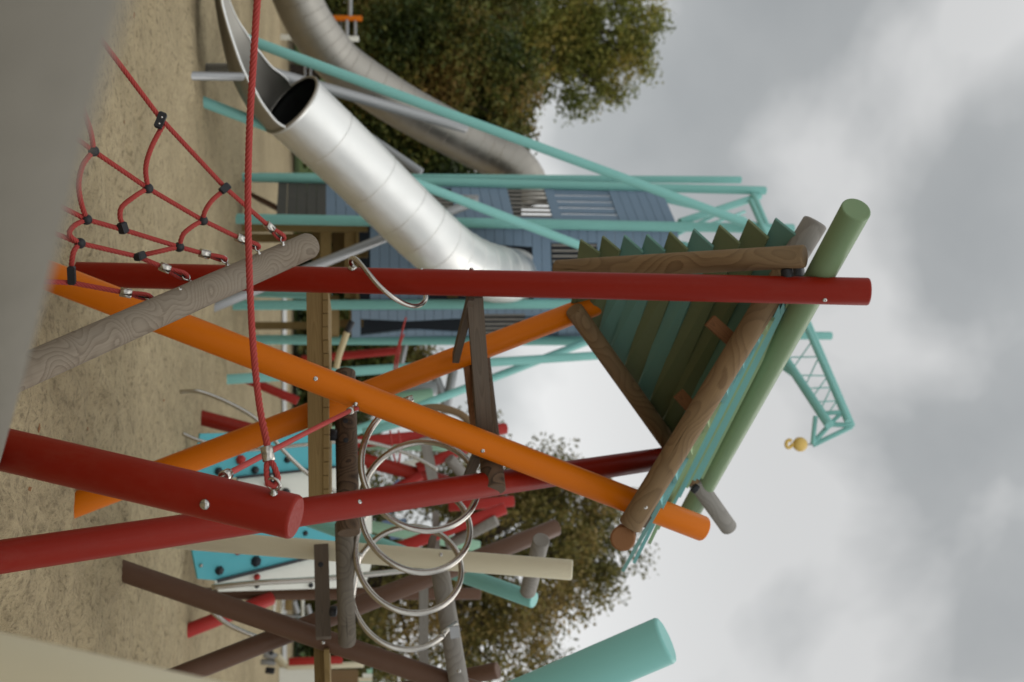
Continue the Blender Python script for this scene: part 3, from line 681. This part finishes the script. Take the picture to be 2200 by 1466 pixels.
# spiral tube
sp = thing('spiral_climber', P(890, 1130, 6.8), 'coiled stainless steel tube of large open loops between the red post and the brown posts', 'spiral climber')
ang = R(29); e1 = Vector((0, -.06, 1)).normalized(); axd = Vector((math.sin(ang), math.cos(ang), -.03)).normalized(); e2v = Vector((math.cos(ang), -math.sin(ang), 0))
loops = [P(905, 994, 6.2), P(897, 1087, 6.5), P(882, 1180, 6.75), P(869, 1262, 7.0)]; RAD = .345; pts = []
nst = 300; ps0, ps1 = R(97), R(3 * 360 + 318)
for i in range(nst + 1):
    psi = ps0 + (ps1 - ps0) * i / nst; k = min(max(psi / (2 * math.pi) - .5, 0.0), 2.999); j = int(k)
    c0 = loops[j].lerp(loops[j + 1], k - j) if psi > math.pi else loops[0] + (loops[1] - loops[0]) * (psi / (2 * math.pi) - .5)
    if psi > 7 * math.pi: c0 = loops[3] + (loops[3] - loops[2]) * (psi / (2 * math.pi) - 3.5)
    pts.append(c0 + e1 * (RAD * math.cos(psi)) - e2v * (RAD * math.sin(psi)))
b = MB(); b.add(*sweep(pts, .0195, 16)); b.build('coil', STEEL, sp)
tube('end_tube', STEEL, [pts[-1], pts[-1] + (pts[-1] - pts[-3]) * .8 + Vector((0, .03, 0)), P(980, 1340, 7.25)], .038, sp)
tube('end_tube', STEEL, [P(770, 1190, 6.75), P(760, 1250, 6.8), P(752, 1300, 6.85)], .05, sp)
bar('mount_plate', GALV, P(975, 1345, 7.02), P(978, 1372, 7.02), .06, .012, sp, side=(0, 0, 1)); bar('mount_plate', GALV, P(746, 1300, 6.86), P(747, 1322, 6.86), .06, .012, sp, side=(0, 0, 1))

LEAFB = plain('dry_leaf', (.20, .085, .03), .8, .3, 40)
# ------------------------------------------------------------------ boarded tower with crane
def quad_pt(c, u, v):
    return (c[0] * (1 - u) + c[1] * u) * (1 - v) + (c[3] * (1 - u) + c[2] * u) * v
def boarded(name, mat, c, bh, parent, holes=(), th=.022, gap=.006, slant=0.0):
    """horizontal weatherboards over a quad (bl, br, tr, tl), split round openings (u0,u1,v0,v1)"""
    c = [Vector(p) for p in c]; H = ((c[3] - c[0]).length + (c[2] - c[1]).length) / 2; n = max(1, round(H / bh))
    nrm = (c[1] - c[0]).cross(c[3] - c[0]).normalized()
    if nrm.dot(toward(c[0])) < 0: nrm = -nrm
    b = MB(); g = gap / H
    for i in range(n):
        v0, v1 = i / n + g / 2, (i + 1) / n - g / 2
        cutsets = [(0.0, 0.0, 1.0, 1.0)]; vm = (v0 + v1) / 2        # left at v0, left at v1, right at v0, right at v1
        for h in holes:
            if callable(h):
                r = h(vm)
                if r: ra, rb = h(v0) or r, h(v1) or r
            else:
                r = (h[0], h[1]) if h[2] <= vm <= h[3] else None
                if r: ra = rb = r
            if r:
                nw = []
                for a0, a1, e0, e1 in cutsets:
                    if r[1] <= a0 or r[0] >= e0: nw.append((a0, a1, e0, e1)); continue
                    if r[0] > a0: nw.append((a0, a1, ra[0], rb[0]))
                    if r[1] < e0: nw.append((ra[1], rb[1], e0, e1))
                cutsets = nw
        for a0, a1, e0, e1 in cutsets:
            if e0 - a0 < .01: continue
            prism(b, [quad_pt(c, a0, v0), quad_pt(c, e0, v0), quad_pt(c, e1, v1), quad_pt(c, a1, v1)], nrm, th)
    return b.build(name, mat, parent)
def slats(name, mat, c, u0, u1, v0, v1, n, wd, parent, off=-.02, th=.025):
    c = [Vector(p) for p in c]; nrm = (c[1] - c[0]).cross(c[3] - c[0]).normalized()
    if nrm.dot(toward(c[0])) < 0: nrm = -nrm
    b = MB(); Wd = (c[1] - c[0]).length
    for i in range(n):
        u = u0 + (u1 - u0) * (i + .5) / n; h = wd / Wd / 2
        prism(b, [quad_pt(c, u - h, v0) + nrm * off, quad_pt(c, u + h, v0) + nrm * off, quad_pt(c, u + h, v1) + nrm * off, quad_pt(c, u - h, v1) + nrm * off], nrm, th)
    return b.build(name, mat, parent)
tw = thing('crane_tower', (G(503, 470).x, G(503, 470).y, 0), 'tall blue boarded play tower on teal posts with a crane jib on top', 'play tower')
TP = .128
def tpost(X0, Y0, y0, X1, Y1, y1, dia=TP, e=.3, mat=TEAL, name='post'): return pole(name, mat, PY(X0, Y0, y0), PY(X1, Y1, y1), dia, tw, ext0=e, seg=24)
tpost(512, 381, 15.4, 1645, 410, 15.3)
tpost(600, 380, 16.2, 1592, 387, 16.2, .115)
tpost(503, 470, 14.7, 1705, 492, 14.6, .14)
tpost(520, 656, 15.0, 1560, 652, 15.0, .135)
tpost(548, 631, 18.0, 712, 637, 18.0, .12, 0.1)
tpost(550, 730, 17.2, 1330, 733, 16.6, .15)
tpost(480, 816, 13.5, 1300, 763, 15.5, .125)
tpost(870, 885, 14.2, 1320, 712, 16.6, .115, 1.5, name='brace')
tpost(600, 803, 21.0, 690, 765, 21.0, .16, .3, name='brace')
# long raking struts
tpost(470, 232, 11.8, 1262, 534, 14.4, .118, .4, name='strut')
tpost(572, 100, 12.9, 1700, 516, 14.5, .125, .35, name='strut')
# boarded sides
wl = [PY(700, 390, 15.45), PY(700, 466, 14.8), PY(1452, 482, 14.75), PY(1415, 398, 15.45)]
boarded('side_wall', BLUE, wl, .135, tw, [(.18, .82, .20, .36), (.12, .93, .515, .64), (.14, .95, .655, .83)])
boarded('lower_wall', DGREY, [PY(598, 388, 15.45), PY(594, 464, 14.8), PY(701, 466, 14.8), PY(701, 390, 15.45)], .14, tw)
slats('window_bars', W_SILV, wl, .20, .80, .19, .37, 6, .028, tw); slats('window_bars', W_SILV, wl, .14, .92, .505, .65, 7, .026, tw); slats('window_bars', BLUE, wl, .14, .95, .645, .84, 5, .098, tw)
wf = [PY(795, 486, 14.75), PY(795, 652, 15.05), PY(1462, 652, 15.05), PY(1456, 490, 14.7)]
def hole_slide(v): return (.14 + .22 * v, 1.0) if .18 < v < .52 else None
boarded('front_wall', BLUE, wf, .135, tw, [hole_slide, (.20, .62, .59, .73)])
slats('window_bars', W_SILV, wf, .2, .62, .58, .74, 6, .03, tw)
wr = [PY(755, 664, 15.1), PY(755, 724, 17.0), PY(1255, 726, 17.0), PY(1255, 660, 15.1)]
def hole_mid(v):
    if .04 < v < .44:
        t = 1 - abs(v - .26) / .2; return (.42 + .18 * max(0, t) * .6, .60 + .10 * (1 - max(0, t)))
    return None
def hole_mid2(v): return (.30 + .3 * abs(v - .12) , .62) if .03 < v < .46 else None
boarded('right_wall', BLUE, wr, .135, tw, [lambda v: (.27 + .10 * (1 - abs(v - .24) / .24), (.95 - 1.1 * v) if v < .24 else .68 + .5 * (v - .24)) if .02 < v < .45 else None, (.15, .90, .55, .90)])
slats('window_bars', W_SILV, wr, .15, .9, .54, .74, 5, .06, tw); slats('window_bars', BLUE, wr, .15, .9, .74, .91, 5, .11, tw)
# inside: back wall with interior shade put into its colour, floors, timber posts
boarded('inner_wall', NAVY_SHADE, [PY(760, 395, 16.6), PY(760, 722, 17.6), PY(1120, 722, 17.6), PY(1120, 395, 16.6)], .14, tw, gap=.0004)
boarded('inner_wall', NAVY_SHADE, [PY(1120, 484, 16.2), PY(1120, 722, 17.6), PY(1300, 722, 17.6), PY(1300, 484, 16.2)], .14, tw, gap=.0004)
for (X, Y0, y0, Y1, y1) in ((700, 480, 15.0, 640, 15.2), (752, 482, 15.0, 640, 15.3), (718, 640, 15.6, 724, 17.1), (762, 640, 15.6, 724, 17.1), (972, 480, 15.2, 640, 15.4)):
    bar('deck_beam', W_JOIST, PY(X, Y0, y0), PY(X, Y1, y1), .15, .07, tw, side=(0, 0, 1))
for (X0, X1, Y, y) in ((520, 790, 489, 14.95), (520, 740, 512, 15.9), (600, 790, 545, 15.9), (520, 700, 700, 17.3), (700, 780, 695, 17.1)):
    bar('timber_post', W_JOIST, PY(X0, Y, y), PY(X1, Y, y), .12, .1, tw)
b = MB()
for i in range(6):
    z = 0
dk = [PY(765, 470, 14.9), PY(765, 650, 15.1), PY(758, 724, 17.2), PY(762, 395, 16.0)]
prism(b, dk, (0, 0, 1), .04); b.build('deck', W_JOIST, tw)
for (X, Y0, Y1, y) in ((690, 492, 560, 15.6), (733, 500, 600, 15.7)):
    bar('deck_board', W_JOIST, PY(X, Y0, y), PY(X, Y1, y), .25, .04, tw, side=(0, 0, 1))
bar('ramp_board', BROWN, PY(548, 424, 15.8), PY(600, 450, 15.4), .22, .06, tw, side=(0, 1, 0))
# top frame and crane jib
def tb(name, X0, Y0, y0, X1, Y1, y1, dia=.1): return pole(name, TEAL, PY(X0, Y0, y0), PY(X1, Y1, y1), dia, tw, bev=.01, seg=18)
tb('brace', 1460, 478, 14.7, 1632, 422, 15.3, .11); tb('brace', 1425, 430, 15.6, 1600, 470, 16.6, .07); tb('brace', 1440, 520, 15.5, 1640, 560, 15.5, .09)
tb('brace', 1452, 505, 14.8, 1610, 425, 16.0, .06); tb('brace', 1500, 492, 14.7, 1600, 455, 15.9, .05)
jib = thing('crane_jib', PY(1600, 560, 15.0), '', ''); jib.parent = tw; jib.location -= tw.location
for k in ('label', 'category'):
    if k in jib: del jib[k]
def jb(X0, Y0, y0, X1, Y1, y1, dia=.1, name='chord'): return pole(name, TEAL, PY(X0, Y0, y0), PY(X1, Y1, y1), dia, jib, bev=.008, seg=16)
jb(1618, 420, 15.2, 1828, 916, 12.3, .11); jb(1612, 430, 14.6, 1822, 905, 12.0, .075); jb(1600, 640, 14.4, 1782, 914, 12.0, .115); jb(1560, 700, 15.4, 1700, 800, 13.6, .09)
jb(1640, 720, 14.2, 1786, 722, 14.2, .115, 'cross_tube')
for (a, b_, c, d, e_) in ((1774, 888, 1806, 886, .055), (1782, 912, 1830, 914, .06), (1782, 912, 1808, 888, .05), (1744, 955, 1782, 914, .06), (1746, 957, 1830, 917, .06), (1752, 894, 1746, 955, .055)):
    jb(a, b_, 12.15, c, d, 12.1, e_, 'end_strut')
for (a, b_, c, d) in ((1690, 768, 1756, 767), (1696, 806, 1786, 808), (1728, 835, 1786, 833), (1742, 864, 1796, 862), (1696, 803, 1744, 734), (1728, 834, 1758, 770), (1744, 856, 1776, 812), (1764, 880, 1784, 836), (1780, 888, 1798, 862)):
    jb(a, b_, 13.2, c, d, 13.2, .018, 'wire')
h0 = PY(1744, 957, 12.1); hk = MB()
tube('hook_cable', GALV, [PY(1746, 955, 12.1), PY(1733, 955, 12.1)], .02, jib, 8)
b = MB(); bl = PY(1719, 955, 12.1); b.add(*axis_lathe([(.02, -.05), (.075, -.045), (.085, -.02), (.085, .02), (.075, .045), (.02, .05)], bl, (.3, -1, .1), 24)); b.build('pulley', YEL, jib)
tube('hook', YEL, [PY(1708, 955, 12.1), PY(1703, 955, 12.1), PY(1699, 960, 12.1), PY(1693, 962, 12.1), PY(1689, 957, 12.1), PY(1690, 950, 12.1), PY(1695, 946, 12.1), PY(1700, 947, 12.1)], .042, jib, 12)

# ------------------------------------------------------------------ tube slides
def bend(ctrl, r, seg=40, sub=10): return path_tube(ctrl, r, seg, False, sub)
s1 = thing('tube_slide', PY(470, 20, 9.4), 'bright steel tube slide whose closed tube opens into a straight half pipe chute', 'tube slide', 'steel tube slides')
RT = .385
def curve(ctrl, sub=12):
    pts = [Vector(p) for p in ctrl]; n = len(pts); cv = []
    for i in range(n - 1):
        a, b_, c, d = pts[max(i - 1, 0)], pts[i], pts[i + 1], pts[min(i + 2, n - 1)]
        for k in range(sub):
            t = k / sub; t2, t3 = t * t, t ** 3; cv.append(0.5 * ((2 * b_) + (c - a) * t + (2 * a - 5 * b_ + 4 * c - d) * t2 + (3 * b_ - a - 3 * c + d) * t3))
    cv.append(pts[-1]); return cv
def open_tube(cv, r, a_of, seg=48, th=.012, flip=0):
    """sheet tube: at each station the upper opening half-angle a_of(i) in radians is left out (0 = closed)"""
    vs, fs = [], []; m_ = len(cv); up = Vector((0, 0, 1))
    for layer, rr in ((0, r), (1, r - th)):
        for i in range(m_):
            t = (cv[min(i + 1, m_ - 1)] - cv[max(i - 1, 0)]).normalized(); y = (up - t * up.dot(t)).normalized(); x = t.cross(y)
            a0 = a_of(i)
            for k in range(seg + 1):
                a = (a0 if a0 else math.pi) + (2 * math.pi - 2 * a0) * k / seg; vs.append(cv[i] + (y * math.cos(a) + x * math.sin(a)) * rr)
    S = seg + 1; off = m_ * S
    for i in range(m_ - 1):
        for k in range(seg):
            fs.append((i * S + k, i * S + k + 1, (i + 1) * S + k + 1, (i + 1) * S + k)); fs.append((off + i * S + k + 1, off + i * S + k, off + (i + 1) * S + k, off + (i + 1) * S + k + 1))
        for k in (0, seg): fs.append((i * S + k, off + i * S + k, off + (i + 1) * S + k, (i + 1) * S + k))
    for i in (0, m_ - 1):
        for k in range(seg): fs.append((i * S + k, i * S + k + 1, off + i * S + k + 1, off + i * S + k))
    return vs, fs
cvt = curve([PY(626, 225, 11.95), PY(738, 330, 12.38), PY(848, 438, 12.78), PY(916, 504, 13.0), PY(972, 550, 13.4), PY(1028, 579, 13.9), PY(1075, 590, 14.5), PY(1106, 592, 15.3)], 10)
b = MB(); b.add(*open_tube(cvt, RT, lambda i: 0.0)); b.build('tube', SLIDE, s1)
b = MB(); b.add(*open_tube(cvt[:40], RT - .014, lambda i: 0.0, th=.004)); b.build('mouth_shade_liner', INNER_SHADE, s1)  # added liner, the shade inside the mouth painted as near-black steel
def seam(cv, i, r, parent, mat=SLIDE, w_=.008):
    t = (cv[min(i + 1, len(cv) - 1)] - cv[max(i - 1, 0)]).normalized(); up = Vector((0, 0, 1)); y = (up - t * up.dot(t)).normalized(); x = t.cross(y)
    ring = [cv[i] + (y * math.cos(a) + x * math.sin(a)) * r for a in [2 * math.pi * k / 48 for k in range(48)]]
    b = MB(); b.add(*sweep(ring, w_, 8, True)); return b.build('seam', mat, parent)
for i in (7, 15, 22, 28, 33, 38, 43, 48, 53, 58): seam(cvt, i, RT - .003, s1)
cvc = curve([PY(645, 244, 12.03), PY(622, 221, 11.93), PY(594, 188, 11.76), PY(571, 140, 11.55), PY(555, 70, 11.3), PY(542, -20, 11.1), PY(538, -110, 11.0)], 10)
def chute_a(i): return 1.55 + .30 * min(i, 28) / 28 + .55 * max(0, min(1, (i - 28) / 20))
b = MB(); tq = (cvt[-1] - cvt[-2]).normalized(); b.add(*axis_lathe([(RT * .97, 0), (RT * .97, .02)], cvt[-1], tq, 40)); b.build('light_stop_disc', NAVY_SHADE, s1)  # closing disc added to keep light out of the tube's upper end
b = MB(); b.add(*open_tube(cvc, RT - .004, chute_a)); b.build('chute', SLIDE_D, s1)  # same steel as the tube, darkened in colour for the chute's shaded side
for sgn in (-1, 1):
    ed = []
    for i in range(10, len(cvc)):
        t = (cvc[min(i + 1, len(cvc) - 1)] - cvc[max(i - 1, 0)]).normalized(); up = Vector((0, 0, 1)); y = (up - t * up.dot(t)).normalized(); x = t.cross(y)
        ed.append(cvc[i] + (y * math.cos(chute_a(i)) + x * (sgn * math.sin(chute_a(i)))) * RT)
    b = MB(); b.add(*sweep(ed, .016, 10)); b.build('rim', SLIDE, s1)
seam(cvt, 0, RT, s1, SLIDE_D, .018)
for (X0, Y0, y0, X1, Y1, y1, dd) in ((405, 163, 10.5, 520, 165, 11.2, .085), (470, 146, 12.0, 530, 146, 11.9, .10), (470, 655, 12.9, 1024, 432, 14.3, .125), (560, 700, 13.2, 610, 660, 13.2, .1)):
    if X0 == 560: continue
    pole('support_leg', GALV, PY(X0, Y0, y0), PY(X1, Y1, y1), dd, s1, ext0=.3, seg=20)
bar('clamp_plate', GALV, PY(986, 424, 14.5), PY(1028, 424, 14.5), .06, .02, s1, side=(1, 0, 0)); bar('clamp_plate', GALV, PY(1005, 421, 14.48), PY(1005, 434, 14.48), .03, .02, s1, side=(0, 0, 1))
s2 = thing('tube_slide', PY(560, -60, 15), 'farther dull grey tube slide curving down from the tower behind the bright one', 'tube slide', 'steel tube slides')
cv2 = curve([PY(1138, 440, 18.9), PY(1126, 388, 18.9), PY(1092, 350, 18.9), PY(1025, 316, 18.9), PY(920, 260, 18.7), PY(839, 213, 18.5), PY(742, 146, 18.2), PY(698, 98, 18.0), PY(655, 32, 17.8), PY(622, -50, 17.6), PY(605, -130, 17.5)], 9)
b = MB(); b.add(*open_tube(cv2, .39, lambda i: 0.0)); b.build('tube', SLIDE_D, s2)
for i in range(3, len(cv2) - 2, 3): seam(cv2, i, .387, s2, SLIDE_D, .009)
pole('support_leg', GALV, PY(560, 150, 14.0), PY(1000, 276, 16.0), .15, s2, ext0=.3, seg=20); pole('support_leg', GREYP, PY(500, 96, 18.4), PY(905, 372, 17.8), .15, s2, ext0=.3, seg=20)

# ------------------------------------------------------------------ far frames left
ff = thing('exercise_frame', G(603, 60), 'far exercise frame with an orange post, a white post and grey bars', 'exercise frame')
gy = G(604, 38).y
pole('post', ORANGE, PY(601, 38, gy), PY(778, 40, gy), .125, ff, ext0=.2, seg=16); pole('post', WHITE, PY(608, 80, gy), PY(771, 84, gy), .125, ff, ext0=.2, seg=16)
for X in (752, 745): pole('bar', GALV, PY(X, -20 if X > 750 else 38, gy), PY(X, 40 if X > 750 else 84, gy), .10, ff, seg=12)
pole('bar', GALV, PY(763, 42, gy), PY(763, 84, gy), .07, ff, seg=12)
for X in (655, 667): pole('bar', GALV, PY(X, 128, gy + 1), PY(X, 190, gy + 1), .05, ff, seg=10)
for X in (720, 733): pole('wire', GALV, PY(X, 38, gy), PY(X, 84, gy), .02, ff, seg=8)

# ------------------------------------------------------------------ climbing wall and red frame behind the hut
cw = thing('climbing_wall', G(412, 1080), 'leaning climbing wall of blue triangles on white panels with small coloured holds', 'climbing wall')
WY0, WY1 = 10.2, 11.2
def WP(X, Y, off=0.0): return PY(X, Y, WY0 + (X - 412) / 390 * (WY1 - WY0) - off)
def wpoly(name, mat, pts, off, th=.03, par=None):
    b = MB(); p3 = [WP(X, Y, off) for X, Y in pts]; n_ = (p3[1] - p3[0]).cross(p3[-1] - p3[0]).normalized()
    if n_.dot(toward(p3[0])) > 0: n_ = -n_
    prism(b, p3, n_, th, bev=.003); return b.build(name, mat, par or cw)
wpoly('white_panel', WHITE, [(512, 1022), (785, 1000), (800, 1060), (798, 1215), (784, 1262), (470, 1272), (455, 1235)], 0)
wpoly('blue_panel', SKYB, [(430, 932), (735, 925), (722, 1004), (510, 1026), (411, 1030)], .05)
wpoly('blue_panel', SKYB, [(408, 1060), (640, 1120), (745, 1120), (735, 1182), (470, 1248), (425, 1244), (412, 1180)], .055)
wpoly('edge_strip', BLACKR, [(468, 1246), (728, 1180), (728, 1186), (468, 1253)], .09, .02); wpoly('edge_strip', BLACKR, [(510, 1024), (726, 1001), (726, 1006), (510, 1030)], .09, .02)
for (X, Y, r_, m_) in ((470, 1013, .035, BLACKR), (548, 1010, .035, BLACKR), (517, 988, .045, REDP), (617, 988, .032, BLACKR), (471, 1226, .04, BLACKR), (549, 1206, .05, NAVY_SHADE), (511, 1183, .04, REDP), (432, 1215, .018, CHROME), (552, 1240, .03, REDP), (552, 1259, .024, BLACKR), (668, 1258, .024, BLACKR), (656, 1146, .025, BLACKR), (614, 1058, .04, BLACKR), (575, 1040, .03, REDP)):
    p = WP(X, Y, .06); b = MB()
    b.add(*axis_lathe([(r_ * 1.15, 0), (r_, r_ * .5), (r_ * .6, r_ * 1.0), (r_ * .15, r_ * 1.2)], p, (rng.normal() * .2, -1, rng.normal() * .2), 7), smooth=False); b.build('hold', m_, cw)
# steel hand rails of the wall
for pts, dd, lb in (([(387, 842, 9.4), (428, 842, 9.4), (487, 864, 9.4), (545, 897, 9.4), (583, 938, 9.4), (609, 969, 9.4), (659, 1016, 9.45), (721, 1057, 9.5), (790, 1085, 9.6)], .036, 'upper bent steel hand rail rising from the sand in front of the climbing wall'),
                ([(392, 932, 9.7), (428, 947, 9.7), (480, 960, 9.7), (528, 967, 9.7), (643, 957, 9.7), (762, 948, 9.7), (834, 961, 9.7), (893, 983, 9.7), (940, 1010, 9.7)], .036, 'lower bent steel hand rail crossing the blue climbing panels'),
                ([(455, 1262, 9.6), (560, 1252, 9.6), (680, 1245, 9.6), (850, 1228, 9.6), (880, 1222, 9.6)], .05, 'straight steel rail along the right edge of the climbing wall')):
    tag(tube('hand_rail', STEEL, [PY(a, b_, c) for a, b_, c in pts], dd, None, 12), lb, 'hand rail', 'steel hand rails at the climbing wall')

rf = thing('pole_climber', G(430, 900), 'far frame of red and mint poles behind the climbing wall', 'climbing frame')
def rp_(X0, Y0, y0, X1, Y1, y1, dia=.14, mat=RED, e=.2, nm='pole'): return pole(nm, mat, PY(X0, Y0, y0), PY(X1, Y1, y1), dia, rf, ext0=e, seg=20)
rp_(430, 897, 11.6, 960, 1036, 12.6, .16); rp_(690, 958, 12.2, 1088, 921, 12.6, .135, REDP); rp_(930, 992, 12.4, 1010, 960, 12.4, .12, REDP)
rp_(560, 828, 14.5, 640, 862, 14.5, .12, REDP); rp_(790, 1085, 12.4, 905, 1020, 12.4, .12, REDP); rp_(840, 1184, 11.8, 1086, 1092, 11.8, .135, REDP); rp_(1000, 1085, 12.4, 1104, 1077, 12.4, .13, REDP)
rp_(700, 768, 18, 872, 752, 18, .13, REDP, .4); rp_(870, 905, 12, 780, 930, 12, .1, TEAL, .1)
rp_(590, 935, 12.5, 760, 925, 12.5, .12, MINT); rp_(820, 957, 12.9, 960, 960, 12.9, .11, MINT); rp_(790, 1130, 12.9, 1030, 1175, 12.9, .14, MINT, .1); rp_(845, 860, 15, 930, 850, 15, .2, MINT, .1)
rp_(1068, 1118, 11.7, 960, 1172, 11.9, .12, W_SILV, 0.0); rp_(965, 985, 12.3, 1020, 1050, 12.5, .13, W_SILV, 0.0, 'rung')
rp_(930, 797, 15.5, 962, 880, 15.5, .14, GALV, 0.0, 'grey_tube'); rp_(974, 795, 15.5, 956, 890, 15.5, .14, GALV, 0.0, 'grey_tube'); rp_(872, 735, 17.5, 860, 790, 17.5, .09, GALV, 0.0, 'grey_tube')
rp_(800, 848, 15.2, 938, 833, 15.2, .19, GREYP, 0.0, 'grey_tube')
bar('plank', W_SILV, PY(912, 940, 12.2), PY(930, 1030, 12.2), .12, .05, rf, side=(0, 0, 1)); bar('plank', W_SILV, PY(935, 1100, 12), PY(938, 1180, 12), .075, .05, rf, side=(0, 0, 1))
b = MB(); prism(b, [PY(800, 1085, 13.2), PY(855, 1030, 13.2), PY(905, 1060, 13.2), PY(830, 1110, 13.2)], (0, 1, 0), .03); b.build('blue_panel', LILAC, rf)
b = MB(); prism(b, [PY(820, 1120, 13.2), PY(872, 1115, 13.2), PY(875, 1155, 13.2), PY(840, 1160, 13.2)], (0, 1, 0), .03); b.build('blue_panel', LILAC, rf)
b = MB(); prism(b, [PY(790, 1010, 13.4), PY(900, 985, 13.4), PY(920, 1000, 13.4), PY(880, 1010, 13.4)], (0, 1, 0), .03); b.build('white_panel', WHITE, rf)
q_ = pole('brown_pole', BROWN, PY(466, 1276, 11.2), PY(1032, 1276, 11.4), .125, None, ext0=.3, seg=20); tag(q_, 'upright brown pole beside the white climbing panel', 'pole')
q_ = pole('red_pole', REDP, PY(430, 1345, 10.8), PY(585, 1285, 11.2), .14, None, ext0=.3, seg=20); tag(q_, 'low leaning red pole on the sand behind the brown posts', 'pole')
tag(tube('hand_rail', STEEL, [PY(440, 1300, 9.8), PY(480, 1335, 9.8), PY(510, 1352, 9.8), PY(550, 1368, 9.8), PY(585, 1378, 9.8)], .045, None, 10), 'curved steel rail low on the sand behind the crossing brown posts', 'hand rail', 'steel hand rails at the climbing wall')
gr = thing('swing_rope', PY(745, 690, 11), 'tan braided rope with a black end hanging in front of the tower', 'rope')
tube('braid', TANR, [PY(722, 792, 11), PY(728, 765, 11), PY(738, 735, 11), PY(746, 712, 11)], .065, gr, 14); tube('grip', BLACKR, [PY(745, 714, 11), PY(757, 690, 11)], .07, gr, 14)
wr_ = thing('hoist_rope', PY(865, 700, 12), 'thin red double rope hanging before the right side of the tower', 'rope')
tube('strand', ROPE, [PY(872, 682, 12), PY(862, 720, 12), PY(850, 770, 12), PY(842, 850, 12)], .02, wr_, 8); tube('strand', ROPE, [PY(868, 718, 12), PY(858, 750, 12), PY(846, 850, 12)], .02, wr_, 8)
sr = thing('hoist_rope', PY(830, 960, 12), 'thin red double rope in front of the mint pole', 'rope')
for dx in (0, 18): tube('strand', ROPE, [PY(838 + dx, 925, 11.5), PY(842 + dx, 960, 11.5), PY(850 + dx * .4, 995, 11.5)], .02, sr, 8)
wheel = thing('steering_wheel', PY(930, 905, 9.5), 'curved brown wooden hoop behind the orange post', 'hoop')
tube('rim', W_RAFT, [PY(900, 880, 9.5), PY(940, 876, 9.5), PY(985, 888, 9.5), PY(1010, 908, 9.5)], .07, wheel, 12)

# ------------------------------------------------------------------ far playhouse and clutter at lower right
ph = thing('playhouse', G(600, 1450), 'far white playhouse with a red bar and a striped roof at the picture edge', 'playhouse')
hy = 16.5
pole('bar', REDP, PY(620, 1422, hy), PY(736, 1418, hy), .12, ph, seg=14); pole('bar', CREAM, PY(615, 1433, hy), PY(782, 1428, hy), .09, ph, seg=14)
b = MB(); prism(b, [PY(600, 1436, hy), PY(600, 1540, hy), PY(690, 1540, hy), PY(690, 1432, hy)], (0, 1, 0), .04); b.build('wall', WHITE, ph)
for i in range(8):
    b = MB(); y0 = 1430 + i * 9; prism(b, [PY(770 + max(0, 3 - i) * 9, y0, hy), PY(770 + max(0, 3 - i) * 9, y0 + 8, hy), PY(800, y0 + 8, hy), PY(800, y0, hy)], (0, 1, 0), .03); b.build('roof_slat', (EDGE_T, MINT, WHITE, CREAM)[i % 4], ph)
b = MB(); prism(b, [PY(690, 1440, hy + .4), PY(690, 1540, hy + .4), PY(770, 1540, hy + .4), PY(770, 1440, hy + .4)], (0, 1, 0), .03); b.build('back_wall', W_RAFT, ph)
for (X0, Y0, X1, Y1, m_) in ((584, 1345, 600, 1296, 0), (600, 1300, 604, 1340, 0), (605, 1290, 625, 1292, 1),):
    pass
ch = thing('park_bench', G(600, 1310), 'far pale metal bench and rack seen under the rail log', 'bench')
by = 20.0
for (a, b_, c, d, dd, m_) in ((590, 1292, 586, 1330, .06, WHITE), (606, 1290, 604, 1338, .05, WHITE), (650, 1288, 651, 1336, .06, WHITE), (600, 1322, 655, 1326, .05, GALV), (630, 1292, 640, 1318, .12, GALV), (660, 1300, 668, 1330, .1, GALV), (640, 1330, 652, 1340, .08, TEAL), (612, 1300, 628, 1300, .2, W_JOIST)):
    pole('rail', m_, PY(a, b_, by), PY(c, d, by), dd, ch, seg=10)
eq = thing('spring_rider', G(575, 1420), 'far grey spring rider with black grips on the sand', 'spring rider')
for (a, b_, c, d, dd, m_) in ((566, 1405, 594, 1412, .11, GALV), (570, 1440, 590, 1442, .1, BLACKR), (594, 1410, 620, 1440, .13, CREAM), (560, 1422, 592, 1424, .09, GALV), (580, 1400, 584, 1410, .1, BLACKR)):
    pole('grip' if m_ is BLACKR else 'tube', m_, PY(a, b_, 17), PY(c, d, 17), dd, eq, seg=10)
# fallen leaves on the sand
lp = []
for (X, Y) in ((264, 263), (80, 920), (185, 922), (285, 32), (270, 135), (302, 945), (345, 1310), (395, 255), (418, 326), (60, 1050), (350, 860)):
    g_ = G(X, Y); lp.append(g_)
for g_ in lp:
    b = MB(); s_ = .024; a = rng.random() * 6; c_, d_ = Vector((math.cos(a), math.sin(a), .08)) * s_, Vector((-math.sin(a), math.cos(a), -.1)) * s_ * .6
    q = g_ + Vector((0, 0, .008)); prism(b, [q - c_, q + d_ * .8 - c_ * .3, q + c_, q - d_], (0, 0, 1), .002); o = b.build('fallen_leaf', LEAFB)
    tag(o, 'small brown fallen leaf lying on the sand', 'leaf', 'fallen leaves on the sand')
